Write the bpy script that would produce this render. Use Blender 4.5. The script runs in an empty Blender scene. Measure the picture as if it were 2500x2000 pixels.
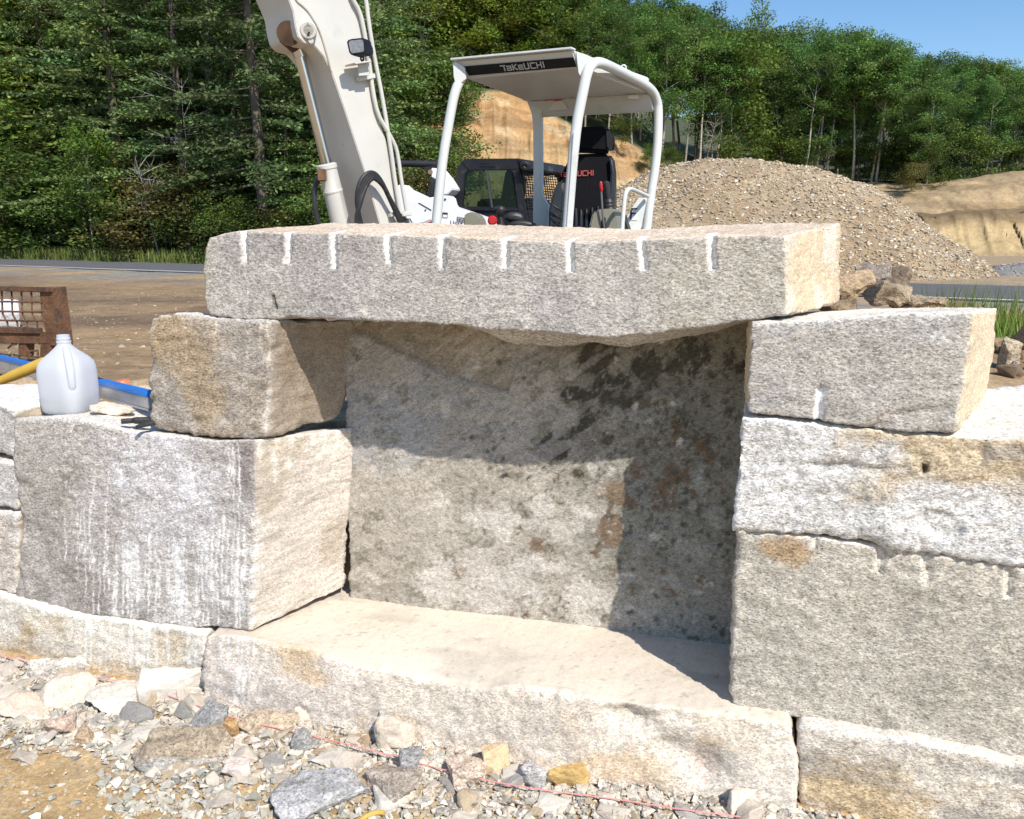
import bpy, bmesh, math, random
import numpy as np
from mathutils import Vector, Matrix
from mathutils.noise import noise as mnoise

# ------------------------------------------------------------------ camera, sky, sun, exposure
S = bpy.context.scene
COL = S.collection
EY = 1.44                                    # eye height above the ground in front of the wall
FPX, HZ = 2000.0, 570.0                      # focal length in photo pixels, horizon row
TH = math.atan((1000 - HZ) / FPX)
cam_d = bpy.data.cameras.new("camera")
cam = bpy.data.objects.new("camera", cam_d)
COL.objects.link(cam)
cam.location = (0, 0, EY)
cam.rotation_euler = (math.pi / 2 - TH, 0, 0)
cam_d.sensor_width = 36.0
cam_d.sensor_fit = 'HORIZONTAL'
cam_d.lens = FPX / 2500 * 36.0
cam_d.clip_start = 0.05
cam_d.clip_end = 3000
S.camera = cam

SUN_EL = math.radians(46)
SUN_AZ = math.radians(149.3)                 # clockwise from +Y
W = bpy.data.worlds.new("World")
S.world = W
W.use_nodes = True
nt = W.node_tree
bg = nt.nodes['Background']
sky = nt.nodes.new('ShaderNodeTexSky')
sky.sky_type = 'NISHITA'
sky.sun_disc = False
sky.sun_elevation = SUN_EL
sky.sun_rotation = SUN_AZ
sky.air_density = 1.0
sky.dust_density = 0.25
sky.ozone_density = 3.2
hs = nt.nodes.new('ShaderNodeHueSaturation'); hs.inputs['Saturation'].default_value = 1.14; hs.inputs['Value'].default_value = 1.25
nt.links.new(sky.outputs[0], hs.inputs['Color']); nt.links.new(hs.outputs[0], bg.inputs[0])
bg.inputs[1].default_value = 0.12

sun_d = bpy.data.lights.new("sun", 'SUN')
sun_d.energy = 5.0
sun_d.angle = math.radians(0.55)
sun_d.color = (1.0, 0.94, 0.845)
sun = bpy.data.objects.new("sun", sun_d)
COL.objects.link(sun)
sd = Vector((math.sin(SUN_AZ) * math.cos(SUN_EL), math.cos(SUN_AZ) * math.cos(SUN_EL), math.sin(SUN_EL)))
sun.rotation_euler = sd.to_track_quat('Z', 'Y').to_euler()
sun.location = sd * 30

S.view_settings.view_transform = 'Standard'
S.view_settings.look = 'None'
S.view_settings.gamma = 1.0
S.view_settings.exposure = 0.13
S.cycles.max_bounces = 6
S.cycles.diffuse_bounces = 3
S.cycles.transparent_max_bounces = 12

rng = np.random.default_rng(7)
random.seed(7)

# ------------------------------------------------------------------ geometry helpers
CT, ST = math.cos(TH), math.sin(TH)
def ray(px, py):
    r = (px - 1250) / FPX; d = (py - 1000) / FPX
    return np.array([r, CT - d * ST, -ST - d * CT])
def at(px, py, Y):
    """point seen at photo pixel (px,py) that stands Y metres in front of the camera"""
    v = ray(px, py); v = v * (Y / v[1])
    return np.array([v[0], v[1], v[2] + EY])
def onz(px, py, z):
    v = ray(px, py); v = v * ((z - EY) / v[2])
    return np.array([v[0], v[1], v[2] + EY])

# wall frame: u to the right along the wall, v into the wall, z up
WA = np.array([-0.79466, 2.33060]); WU = np.array([0.958999, -0.283410]); WN = np.array([0.283410, 0.958999])
WROT = math.atan2(WU[1], WU[0])
def uvz(u, v, z):
    p = WA + WU * u + WN * v
    return np.array([p[0], p[1], z])
def F(px, py, v=0.0):
    """photo pixel -> (u,z) on the vertical plane v = const of the wall"""
    r = ray(px, py)
    t = (v + WA @ WN) / (r[:2] @ WN)
    p = r * t
    return np.array([(p[:2] - WA) @ WU, p[2] + EY])
def wv(x, y):
    return (x - WA[0]) * WN[0] + (y - WA[1]) * WN[1]
def wu(x, y):
    return (x - WA[0]) * WU[0] + (y - WA[1]) * WU[1]

# ------------------------------------------------------------------ noise (vectorised)
def _h(ix, iy, iz, s):
    h = (ix.astype(np.int64) * 374761393 + iy.astype(np.int64) * 668265263 + iz.astype(np.int64) * 2147483647 + s * 1274126177) & 0xffffffff
    h = ((h ^ (h >> 13)) * 1274126177) & 0xffffffff
    h = ((h ^ (h >> 16)) * 2246822519) & 0xffffffff
    h = h ^ (h >> 15)
    return (h & 0xffffff) / float(0xffffff) * 2 - 1
def vn(p, s=0):
    i = np.floor(p).astype(np.int64); f = p - i
    f = f * f * f * (f * (f * 6 - 15) + 10)
    x, y, z = i[..., 0], i[..., 1], i[..., 2]
    fx, fy, fz = f[..., 0], f[..., 1], f[..., 2]
    def L(a, b, t): return a + (b - a) * t
    return L(L(L(_h(x, y, z, s), _h(x + 1, y, z, s), fx), L(_h(x, y + 1, z, s), _h(x + 1, y + 1, z, s), fx), fy),
             L(L(_h(x, y, z + 1, s), _h(x + 1, y, z + 1, s), fx), L(_h(x, y + 1, z + 1, s), _h(x + 1, y + 1, z + 1, s), fx), fy), fz)
def fbm(p, o=4, s=0, g=0.5):
    p = np.asarray(p, float); a = 1.0; t = 0; r = np.zeros(p.shape[:-1])
    for k in range(o):
        r += a * vn(p, s + k * 17); t += a
        p = p * 2.03 + 3.7; a *= g
    return r / t
def sstep(a, b, x):
    t = np.clip((x - a) / (b - a), 0, 1)
    return t * t * (3 - 2 * t)
def mix(a, b, t):
    t = np.asarray(t)[..., None]
    return np.asarray(a, float) * (1 - t) + np.asarray(b, float) * t

# ------------------------------------------------------------------ materials
def nodes(m):
    m.use_nodes = True
    n = m.node_tree.nodes; l = m.node_tree.links
    b = n['Principled BSDF']
    return n, l, b
def setin(b, k, v):
    if k in b.inputs: b.inputs[k].default_value = v
MATS = {}
def mat(name, col, rough=0.5, metal=0.0, var=0.12, scale=8, bump=0.0, bscale=60, spec=0.5, grime=None, gscale=3.0, glo=.55, ghi=.7, chips=False):
    if name in MATS: return MATS[name]
    m = bpy.data.materials.new(name); n, l, b = nodes(m)
    tc = n.new('ShaderNodeTexCoord')
    nz = n.new('ShaderNodeTexNoise'); nz.inputs['Scale'].default_value = scale; nz.inputs['Detail'].default_value = 6
    l.new(tc.outputs['Object'], nz.inputs['Vector'])
    rp = n.new('ShaderNodeValToRGB')
    c = np.array(col)
    rp.color_ramp.elements[0].position = .3; rp.color_ramp.elements[1].position = .7
    rp.color_ramp.elements[0].color = (*np.clip(c * (1 - var), 0, 1), 1)
    rp.color_ramp.elements[1].color = (*np.clip(c * (1 + var), 0, 1), 1)
    l.new(nz.outputs[0], rp.inputs[0])
    out = rp.outputs[0]
    if grime is not None:
        g = n.new('ShaderNodeTexNoise'); g.inputs['Scale'].default_value = gscale; g.inputs['Detail'].default_value = 9; g.inputs['Roughness'].default_value = .7
        l.new(tc.outputs['Object'], g.inputs['Vector'])
        r2 = n.new('ShaderNodeValToRGB'); r2.color_ramp.elements[0].position = glo; r2.color_ramp.elements[1].position = ghi
        l.new(g.outputs[0], r2.inputs[0])
        mx = n.new('ShaderNodeMix'); mx.data_type = 'RGBA'
        l.new(r2.outputs[0], mx.inputs['Factor']); l.new(out, mx.inputs[6]); mx.inputs[7].default_value = (*grime, 1)
        out = mx.outputs[2]
    if chips:
        g = n.new('ShaderNodeTexNoise'); g.inputs['Scale'].default_value = 9; g.inputs['Detail'].default_value = 3
        l.new(tc.outputs['Object'], g.inputs['Vector'])
        r2 = n.new('ShaderNodeValToRGB'); r2.color_ramp.elements[0].position = .715; r2.color_ramp.elements[1].position = .735
        l.new(g.outputs[0], r2.inputs[0])
        mx = n.new('ShaderNodeMix'); mx.data_type = 'RGBA'
        l.new(r2.outputs[0], mx.inputs['Factor']); l.new(out, mx.inputs[6]); mx.inputs[7].default_value = (.06, .045, .035, 1)
        out = mx.outputs[2]
    l.new(out, b.inputs['Base Color'])
    b.inputs['Roughness'].default_value = rough; b.inputs['Metallic'].default_value = metal
    setin(b, 'Specular IOR Level', spec)
    if bump:
        n2 = n.new('ShaderNodeTexNoise'); n2.inputs['Scale'].default_value = bscale; n2.inputs['Detail'].default_value = 5
        l.new(tc.outputs['Object'], n2.inputs['Vector'])
        bp = n.new('ShaderNodeBump'); bp.inputs['Strength'].default_value = bump; bp.inputs['Distance'].default_value = .02
        l.new(n2.outputs[0], bp.inputs['Height']); l.new(bp.outputs[0], b.inputs['Normal'])
    MATS[name] = m
    return m

def attr_mat(name, rough=0.9, speck=None, bump=0.0, bscale=80, trans=0.0, spec=0.3, crystal=0, vary=False):
    """material that takes its base colour from the mesh's own colour attribute; speck = list of (scale, stretch, lo, hi)"""
    m = bpy.data.materials.new(name); n, l, b = nodes(m)
    at_ = n.new('ShaderNodeAttribute'); at_.attribute_name = 'Col'
    out = at_.outputs['Color']
    tc = n.new('ShaderNodeTexCoord')
    hs = []
    for k, (sc, st, lo, hi, ang) in enumerate(speck or []):
        mp = n.new('ShaderNodeMapping'); mp.inputs['Rotation'].default_value = (0, math.radians(ang), 0)
        mp.inputs['Scale'].default_value = (1, 1, st)
        l.new(tc.outputs['Object'], mp.inputs['Vector'])
        nz = n.new('ShaderNodeTexNoise'); nz.inputs['Scale'].default_value = sc; nz.inputs['Detail'].default_value = 4; nz.inputs['Roughness'].default_value = .65
        l.new(mp.outputs[0], nz.inputs['Vector'])
        mr = n.new('ShaderNodeMapRange'); mr.inputs[1].default_value = .33; mr.inputs[2].default_value = .67
        mr.inputs[3].default_value = lo; mr.inputs[4].default_value = hi
        l.new(nz.outputs[0], mr.inputs[0]); hs.append(nz)
        mx = n.new('ShaderNodeMix'); mx.data_type = 'RGBA'; mx.blend_type = 'MULTIPLY'; l.new(at_.outputs['Alpha'], mx.inputs['Factor'])
        l.new(out, mx.inputs[6]); l.new(mr.outputs[0], mx.inputs[7])
        out = mx.outputs[2]
    if crystal:
        mp = n.new('ShaderNodeMapping'); mp.inputs['Rotation'].default_value = (0, math.radians(38), 0); mp.inputs['Scale'].default_value = (1, 1, 1.7)
        l.new(tc.outputs['Object'], mp.inputs['Vector'])
        vo = n.new('ShaderNodeTexVoronoi'); vo.inputs['Scale'].default_value = crystal
        l.new(mp.outputs[0], vo.inputs['Vector'])
        sp_ = n.new('ShaderNodeSeparateColor'); l.new(vo.outputs['Color'], sp_.inputs[0])
        mr = n.new('ShaderNodeMapRange'); mr.inputs[3].default_value = .80; mr.inputs[4].default_value = 1.20; l.new(sp_.outputs[0], mr.inputs[0])
        m2 = n.new('ShaderNodeMapRange'); m2.inputs[1].default_value = .80; m2.inputs[2].default_value = .84; m2.inputs[3].default_value = 1; m2.inputs[4].default_value = .62; l.new(sp_.outputs[1], m2.inputs[0])
        mm = n.new('ShaderNodeMath'); mm.operation = 'MULTIPLY'; l.new(mr.outputs[0], mm.inputs[0]); l.new(m2.outputs[0], mm.inputs[1])
        mx = n.new('ShaderNodeMix'); mx.data_type = 'RGBA'; mx.blend_type = 'MULTIPLY'; l.new(at_.outputs['Alpha'], mx.inputs['Factor'])
        l.new(out, mx.inputs[6]); l.new(mm.outputs[0], mx.inputs[7]); out = mx.outputs[2]
    l.new(out, b.inputs['Base Color'])
    b.inputs['Roughness'].default_value = rough
    setin(b, 'Specular IOR Level', spec)
    if bump:
        bp = n.new('ShaderNodeBump'); bp.inputs['Strength'].default_value = bump; bp.inputs['Distance'].default_value = .012
        if hs: l.new(hs[0].outputs[0], bp.inputs['Height'])
        else:
            nz = n.new('ShaderNodeTexNoise'); nz.inputs['Scale'].default_value = bscale; nz.inputs['Detail'].default_value = 6
            l.new(tc.outputs['Object'], nz.inputs['Vector']); l.new(nz.outputs[0], bp.inputs['Height'])
        ml = n.new('ShaderNodeMath'); ml.operation = 'MULTIPLY'; ml.inputs[1].default_value = bump
        l.new(at_.outputs['Alpha'], ml.inputs[0]); l.new(ml.outputs[0], bp.inputs['Strength'])
        l.new(bp.outputs[0], b.inputs['Normal'])
    if vary:
        oi = n.new('ShaderNodeObjectInfo'); hv = n.new('ShaderNodeHueSaturation')
        a1 = n.new('ShaderNodeMapRange'); a1.inputs[3].default_value = .475; a1.inputs[4].default_value = .512; l.new(oi.outputs['Random'], a1.inputs[0])
        f2 = n.new('ShaderNodeMath'); f2.operation = 'MULTIPLY'; f2.inputs[1].default_value = 7.31; l.new(oi.outputs['Random'], f2.inputs[0])
        f3 = n.new('ShaderNodeMath'); f3.operation = 'FRACT'; l.new(f2.outputs[0], f3.inputs[0])
        a2 = n.new('ShaderNodeMapRange'); a2.inputs[3].default_value = .86; a2.inputs[4].default_value = 1.55; l.new(f3.outputs[0], a2.inputs[0])
        l.new(a1.outputs[0], hv.inputs['Hue']); l.new(a2.outputs[0], hv.inputs['Value']); hv.inputs['Saturation'].default_value = 1.05; l.new(out, hv.inputs['Color']); out = hv.outputs[0]
        l.new(out, b.inputs['Base Color'])
    if trans:
        tr = n.new('ShaderNodeBsdfTranslucent'); l.new(out, tr.inputs[0])
        ms = n.new('ShaderNodeMixShader'); ms.inputs[0].default_value = trans
        o = n['Material Output']
        l.new(b.outputs[0], ms.inputs[1]); l.new(tr.outputs[0], ms.inputs[2]); l.new(ms.outputs[0], o.inputs[0])
    MATS[name] = m
    return m

GRANITE = attr_mat('granite', .92, [(96, 1.9, .66, 1.36, 38), (27, 1.4, .88, 1.12, 20), (7, 1.5, .92, 1.08, 30)], bump=.42, crystal=225)
ROCK = attr_mat('broken_rock', .93, [(60, 1.4, .70, 1.28, 25), (19, 1, .80, 1.18, 0)], bump=.6, crystal=210)
GRAVEL = attr_mat('gravel', .92, [(150, 1, .82, 1.16, 0)], bump=.3)
SOIL = attr_mat('soil', .97, [(18, 1, .78, 1.2, 0), (95, 1, .76, 1.22, 0), (2.6, 1, .80, 1.16, 0), (6, 1, .84, 1.14, 0)], bump=.8)
SANDFAR = attr_mat('sand', .97, [(1.6, .5, .86, 1.12, 0), (7, 1, .8, 1.18, 0)], bump=.5)
PILE = attr_mat('pile_grit', .97, [(5, 1, .78, 1.2, 0), (22, 1, .7, 1.28, 0)], bump=.9)
LEAF = attr_mat('leaves', .75, None, trans=.34, spec=.15, vary=True)
NEEDLE = attr_mat('needles', .85, None, trans=.28, spec=.1, vary=True)
BARK = attr_mat('bark', .95, [(9, .25, .62, 1.3, 0)], bump=.8)

# ------------------------------------------------------------------ object helpers
def link(name, me, parent=None, loc=(0, 0, 0)):
    o = bpy.data.objects.new(name, me); COL.objects.link(o)
    o.location = loc
    if parent is not None: o.parent = parent
    return o
def tag(o, label=None, cat=None, group=None, kind=None):
    if label: o['label'] = label
    if cat: o['category'] = cat
    if group: o['group'] = group
    if kind: o['kind'] = kind
    return o
def thing(name, label, cat, loc=(0, 0, 0), group=None, rz=0.0):
    o = bpy.data.objects.new(name, None); COL.objects.link(o)
    o.location = loc; o.rotation_euler = (0, 0, rz); o.empty_display_size = .2
    return tag(o, label, cat, group)
def mesh_np(name, V, Fq, m, cols=None, smooth=True, alpha=None):
    """V (N,3), Fq list of arrays of quads / tris"""
    me = bpy.data.meshes.new(name)
    V = np.asarray(V, np.float32)
    arrs = Fq if isinstance(Fq, list) else [Fq]
    arrs = [np.asarray(a, np.int32) for a in arrs if len(a)]
    me.vertices.add(len(V)); me.vertices.foreach_set('co', V.ravel())
    nl = sum(a.size for a in arrs); nf = sum(len(a) for a in arrs)
    me.loops.add(nl); me.polygons.add(nf)
    me.loops.foreach_set('vertex_index', np.concatenate([a.ravel() for a in arrs]))
    tot = np.concatenate([np.full(len(a), a.shape[1], np.int32) for a in arrs])
    st = np.concatenate([[0], np.cumsum(tot)[:-1]]).astype(np.int32)
    me.polygons.foreach_set('loop_start', st)
    me.polygons.foreach_set('use_smooth', np.full(nf, smooth))
    me.update(calc_edges=True); me.validate()
    if cols is not None:
        a = me.color_attributes.new('Col', 'FLOAT_COLOR', 'POINT')
        c = np.ones((len(V), 4), np.float32); c[:, :3] = np.clip(cols, 0, 1)
        if alpha is not None: c[:, 3] = alpha
        a.data.foreach_set('color', c.ravel())
    me.materials.append(m)
    return me

class MB:
    """collects simple solids in world coordinates and links them as one mesh object"""
    def __init__(s): s.v = []; s.f = []
    def add(s, vs, fs):
        o = len(s.v); s.v += [tuple(map(float, p)) for p in vs]; s.f += [tuple(i + o for i in f) for f in fs]; return s
    def hexa(s, p):            # 8 points: bottom loop 0-3, top loop 4-7
        return s.add(p, [(3, 2, 1, 0), (4, 5, 6, 7), (0, 1, 5, 4), (1, 2, 6, 5), (2, 3, 7, 6), (3, 0, 4, 7)])
    def box(s, c, ax, ay, az): # centre + three half-axis vectors
        c, ax, ay, az = map(np.array, (c, ax, ay, az))
        return s.hexa([c - ax - ay - az, c + ax - ay - az, c + ax + ay - az, c - ax + ay - az, c - ax - ay + az, c + ax - ay + az, c + ax + ay + az, c - ax + ay + az])
    def prism(s, poly, d):     # planar polygon extruded by vector d
        n = len(poly); d = np.array(d); a = [np.array(p) for p in poly]; b = [p + d for p in a]
        return s.add(a + b, [tuple(range(n)), tuple(range(2 * n - 1, n - 1, -1))] + [(i, i + n, (i + 1) % n + n, (i + 1) % n) for i in range(n)])
    def tube(s, pts, r, n=10, cap=True, sub=0):
        P = [np.array(p, float) for p in pts]
        R = list(r) if hasattr(r, '__len__') else [r] * len(P)
        for _ in range(sub):   # chaikin corner cutting
            Q = [P[0]]; q = [R[0]]
            for i in range(len(P) - 1):
                Q += [P[i] * .75 + P[i + 1] * .25, P[i] * .25 + P[i + 1] * .75]; q += [R[i] * .75 + R[i + 1] * .25, R[i] * .25 + R[i + 1] * .75]
            Q.append(P[-1]); q.append(R[-1]); P, R = Q, q
        vs = []; up = None
        for i, p in enumerate(P):
            t = P[min(i + 1, len(P) - 1)] - P[max(i - 1, 0)]; t = t / (np.linalg.norm(t) + 1e-9)
            if up is None:
                up = np.array([0, 0, 1.0]) if abs(t[2]) < .9 else np.array([1.0, 0, 0])
            x = up - t * (up @ t); x /= np.linalg.norm(x) + 1e-9; y = np.cross(t, x); up = x
            vs += [p + R[i] * (x * math.cos(2 * math.pi * k / n) + y * math.sin(2 * math.pi * k / n)) for k in range(n)]
        fs = [(i * n + k, i * n + (k + 1) % n, (i + 1) * n + (k + 1) % n, (i + 1) * n + k) for i in range(len(P) - 1) for k in range(n)]
        if cap: fs += [tuple(range(n - 1, -1, -1)), tuple((len(P) - 1) * n + k for k in range(n))]
        return s.add(vs, fs)
    def build(s, name, m, parent=None, bevel=0.0, smooth=True, ang=35, origin=None):
        me = bpy.data.meshes.new(name)
        if origin is None and parent is not None: origin = parent.matrix_basis.translation
        o0 = np.array(origin) if origin is not None else np.zeros(3)
        me.from_pydata([tuple(np.array(v) - o0) for v in s.v], [], s.f)
        bm = bmesh.new(); bm.from_mesh(me); bmesh.ops.recalc_face_normals(bm, faces=bm.faces[:])
        if bevel: 
            eds = [e for e in bm.edges if len(e.link_faces) == 2 and e.calc_face_angle(0) > math.radians(30)]
            bmesh.ops.bevel(bm, geom=eds, offset=bevel, segments=2, affect='EDGES', clamp_overlap=True)
        bm.to_mesh(me); bm.free()
        if smooth:
            me.polygons.foreach_set('use_smooth', [True] * len(me.polygons)); me.set_sharp_from_angle(angle=math.radians(ang))
        me.materials.append(m)
        o = link(name, me, parent)
        if parent is None: o.location = o0
        return o

# simple stroke lettering (unit cell: width w, height 1)
STROKES = {
 'T': (.8, [[(0, .95), (.75, .95)], [(.58, .95), (.58, 0)]]), 'a': (.75, [[(0, .78), (.7, .78), (.7, 0), (0, 0), (0, .42), (.7, .42)]]),
 'A': (.75, [[(0, 0), (.35, 1), (.7, 0)], [(.13, .35), (.57, .35)]]),
 'K': (.75, [[(0, 1), (0, 0)], [(.65, 1), (.1, .5), (.7, 0)]]), 'e': (.75, [[(.7, 0), (0, 0), (0, .78), (.7, .78), (.7, .4), (0, .4)]]),
 'U': (.8, [[(0, 1), (0, 0), (.7, 0), (.7, 1)]]), 'C': (.8, [[(.72, 1), (0, 1), (0, 0), (.72, 0)]]),
 'H': (.8, [[(0, 1), (0, 0)], [(.72, 1), (.72, 0)], [(0, .5), (.72, .5)]]), 'I': (.2, [[(.05, 1), (.05, 0)]]),
 'F': (.6, [[(0, 0), (0, 1), (.6, 1)], [(0, .52), (.48, .52)]]),
 '8': (.6, [[(0, 0), (0, 1), (.5, 1), (.5, 0), (0, 0)], [(0, .5), (.5, .5)]]), '0': (.6, [[(0, 0), (0, 1), (.5, 1), (.5, 0), (0, 0)]]),
 'n': (.6, [[(0, 0), (0, .7)], [(0, .62), (.1, .7), (.45, .7), (.5, .6), (.5, 0)]]), 'i': (.2, [[(.05, 0), (.05, .7)], [(.05, .9), (.05, 1)]]),
 't': (.45, [[(.2, 1), (.2, 0), (.42, 0)], [(0, .7), (.42, .7)]]),
}
def lettering(name, text, o, ex, ey, h, m, parent, sw=.14, wide=1.3, gap=.28, lift=.004, slant=0):
    """stroke text: o = lower-left point, ex/ey unit vectors along and up, h = letter height"""
    o, ex, ey = map(np.array, (o, ex, ey)); nn = np.cross(ex, ey)
    mb = MB(); x = 0
    for ch in text:
        w, st = STROKES[ch]
        for line in st:
            for (a, b) in zip(line[:-1], line[1:]):
                A = np.array([a[0] * wide + x + slant * a[1], a[1]]); B = np.array([b[0] * wide + x + slant * b[1], b[1]])
                d = (B - A) / (np.linalg.norm(B - A) + 1e-9); A = A - d * sw / 2; B = B + d * sw / 2
                q = np.array([-d[1], d[0]]) * sw / 2
                P = [o + (ex * p[0] + ey * p[1]) * h + nn * lift for p in (A - q, B - q, B + q, A + q)]
                mb.prism(P, nn * .0015)
        x += w * wide + gap
    return mb.build(name, m, parent, smooth=False)

# ------------------------------------------------------------------ stones of the wall
PALE = np.array([.74, .70, .65])
def stone(name, label, top, bot, lef, rig, v0, D, back=(0, 0, 0, 0), res=.007, resd=.014, rnd=.016, amp=(.008, .01, .006), seed=1,
          front=(.42, .40, .38), side=(.5, .42, .32), topc=(.66, .58, .49), edgew=.010, edgec=PALE, paint=None, warp=None, lean=0.0, lump=0.0, topsp=.75, spk=1.0, fback=0, edges=.8, group='granite blocks of the dry stone wall', cat='stone block'):
    pl = lambda pts: np.array([F(p[0], p[1], v0) for p in pts])
    T, B, L, R = pl(top), pl(bot), pl(lef), pl(rig)
    def ev(P, t):
        s = np.concatenate([[0], np.cumsum(np.linalg.norm(np.diff(P, axis=0), axis=1))]); s /= s[-1]
        return np.stack([np.interp(t, s, P[:, 0]), np.interp(t, s, P[:, 1])], -1)
    Wm = (np.linalg.norm(T[-1] - T[0]) + np.linalg.norm(B[-1] - B[0])) / 2
    Hm = (np.linalg.norm(L[-1] - L[0]) + np.linalg.norm(R[-1] - R[0])) / 2
    dims = np.array([Wm, D, Hm])
    n = np.array([max(6, int(Wm / res)), max(6, int(D / resd)), max(6, int(Hm / res))])
    keys = []
    def face(ax, val):
        o = [k for k in range(3) if k != ax]
        I, J = np.meshgrid(np.arange(n[o[0]] + 1), np.arange(n[o[1]] + 1), indexing='ij')
        g = np.zeros(I.shape + (3,), np.int64); g[..., ax] = val; g[..., o[0]] = I; g[..., o[1]] = J
        return g
    faces = [face(0, 0), face(0, n[0]), face(1, 0), face(1, n[1]), face(2, 0), face(2, n[2])]
    flip = [False, True, True, False, False, True]
    allg = np.concatenate([f.reshape(-1, 3) for f in faces])
    key = (allg[:, 0] * 4096 + allg[:, 1]) * 4096 + allg[:, 2]
    uq, first, inv = np.unique(key, return_index=True, return_inverse=True)
    G = allg[first]; Q = []; off = 0
    for f, fl in zip(faces, flip):
        idx = inv[off:off + f.shape[0] * f.shape[1]].reshape(f.shape[:2]); off += idx.size
        q = np.stack([idx[:-1, :-1], idx[1:, :-1], idx[1:, 1:], idx[:-1, 1:]], -1).reshape(-1, 4)
        Q.append(q if fl else q[:, ::-1])
    p = G / n * dims
    dd = np.sort(np.minimum(p, dims - p), axis=1); ed = dd[:, 1]
    r = (rnd * (.75 + 1.1 * fbm(p * 5.0 + seed * 9.1, 3, seed)))[:, None].clip(.004, .45 * dims.min())
    q = np.clip(p, r, dims - r); d = p - q; ln = np.linalg.norm(d, axis=1, keepdims=True); nr = d / (ln + 1e-9)
    pp = q + nr * r
    a, b, c = (pp / dims).T
    tT, tB = ev(T, a), ev(B, a)
    if fback:
        k = (1 - np.exp(-b / fback))[:, None]; tT = tT * (1 - k) + (T[0] + (T[-1] - T[0]) * a[:, None]) * k
    Fp = ((1 - c)[:, None] * tB + c[:, None] * tT + (1 - a)[:, None] * ev(L, c) + a[:, None] * ev(R, c)
          - ((1 - a) * (1 - c))[:, None] * B[0] - (a * (1 - c))[:, None] * B[-1] - ((1 - a) * c)[:, None] * T[0] - (a * c)[:, None] * T[-1])
    u = Fp[:, 0] + b * (back[0] * (1 - a) + back[1] * a)
    z = Fp[:, 1] + b * (back[2] * (1 - c) + back[3] * c)
    v = v0 + b * D - lean * (1 - c) * (1 - b)
    X = np.stack([u, v, z], -1)
    sp = X * np.array([1, 1, 1]) + seed * 5.3
    wts = np.abs(nr); A = wts[:, 1] * amp[0] + wts[:, 0] * amp[1] + wts[:, 2] * amp[2]
    big = fbm(sp * np.array([3.2, 3.2, 4]), 3, seed + 3)
    rid = 1 - 2 * np.abs(fbm(sp * np.array([6, 6, 9]), 3, seed + 8))
    rot = np.stack([sp[:, 0] * .8 + sp[:, 2] * .6, sp[:, 1], (sp[:, 2] * .8 - sp[:, 0] * .6) * 2.1], -1)
    fin = fbm(rot * 36, 4, seed + 5, .70)
    disp = A * (1.1 * big + .45 * rid + .72 * fin)
    if lump: disp += lump * np.maximum(0, fbm(sp * np.array([2.2, 2.2, 3.4]), 4, seed + 31, .55)) * wts[:, 1] * 3
    # broken arrises
    chip = np.exp(-ed / (rnd * 1.6)) * np.maximum(0, fbm(sp * 14, 3, seed + 40)) * rnd * 1.3
    X = X + nr * (disp - chip)[:, None]
    col = np.zeros_like(X) + np.array(front)
    wtop = np.maximum(0, nr[:, 2]); wbot = np.maximum(0, -nr[:, 2])
    col = mix(col, side, sstep(.45, .75, np.abs(nr[:, 0])))
    col = mix(col, topc, sstep(.35, .75, wtop))
    col *= (1 + .16 * fbm(sp * np.array([5, 5, 5]), 4, seed + 60))[:, None]
    ew = np.exp(-(ed / edgew) ** 1.5) * sstep(-.35, .25, fbm(sp * 9, 3, seed + 70))
    col = mix(col, edgec, ew * edges * (1 - sstep(.3, .6, wbot)))
    if warp is not None: X = warp(X, nr, a, b, c)
    if paint is not None: col = paint(col, X, nr, sp)
    uc, vc, zc = X[:, 0].mean(), X[:, 1].mean(), X[:, 2].min()
    al = spk * (1 - (1 - topsp) * sstep(.35, .75, wtop)) * (1 - .35 * sstep(.5, .8, np.abs(nr[:, 0])))
    al = al * (1 - .6 * sstep(.66, .80, col.mean(1)))          # slurry and crushed edges hide the grain
    me = mesh_np(name, X - np.array([uc, vc, zc]), Q, GRANITE, col, alpha=al)
    o = link(name, me, None, uvz(uc, vc, zc)); o.rotation_euler = (0, 0, WROT)
    tag(o, label, cat, group)
    return o

def blob(X, px, py, rx, ry, v, seed=0, fr=12, soft=.35):
    """soft noisy spot on the face, centred where the photo shows it; radii in metres"""
    cu, cz = F(px, py, v)
    d = np.sqrt(((X[:, 0] - cu) / rx) ** 2 + ((X[:, 2] - cz) / ry) ** 2)
    d = d + .8 * fbm(X * fr + seed * 3.3, 5, seed + 90, .68)
    return 1 - sstep(1 - soft, 1 + soft * .4, d)
def drip(X, px, y0, y1, w, v, seed, slant=0.0):
    u0, z0 = F(px, y0, v); u1, z1 = F(px + slant, y1, v)
    t = np.clip((X[:, 2] - z0) / (z1 - z0 - 1e-9), -.2, 1.2)
    cu = u0 + (u1 - u0) * t + .004 * vn(np.stack([X[:, 2] * 22 + seed, X[:, 2] * 0 + seed * 1.7, X[:, 2] * 0], -1), seed)
    ww = w * (.55 + .6 * vn(np.stack([X[:, 2] * 40, X[:, 2] * 0 + seed, X[:, 2] * 0], -1), seed + 2) + .25 * t)
    return (1 - sstep(.5, 1.25, np.abs(X[:, 0] - cu) / np.maximum(ww, .0025))) * ((t > 0) & (t < 1)) * (.65 + .5 * vn(X * 60, seed + 3)).clip(0, 1)
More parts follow.
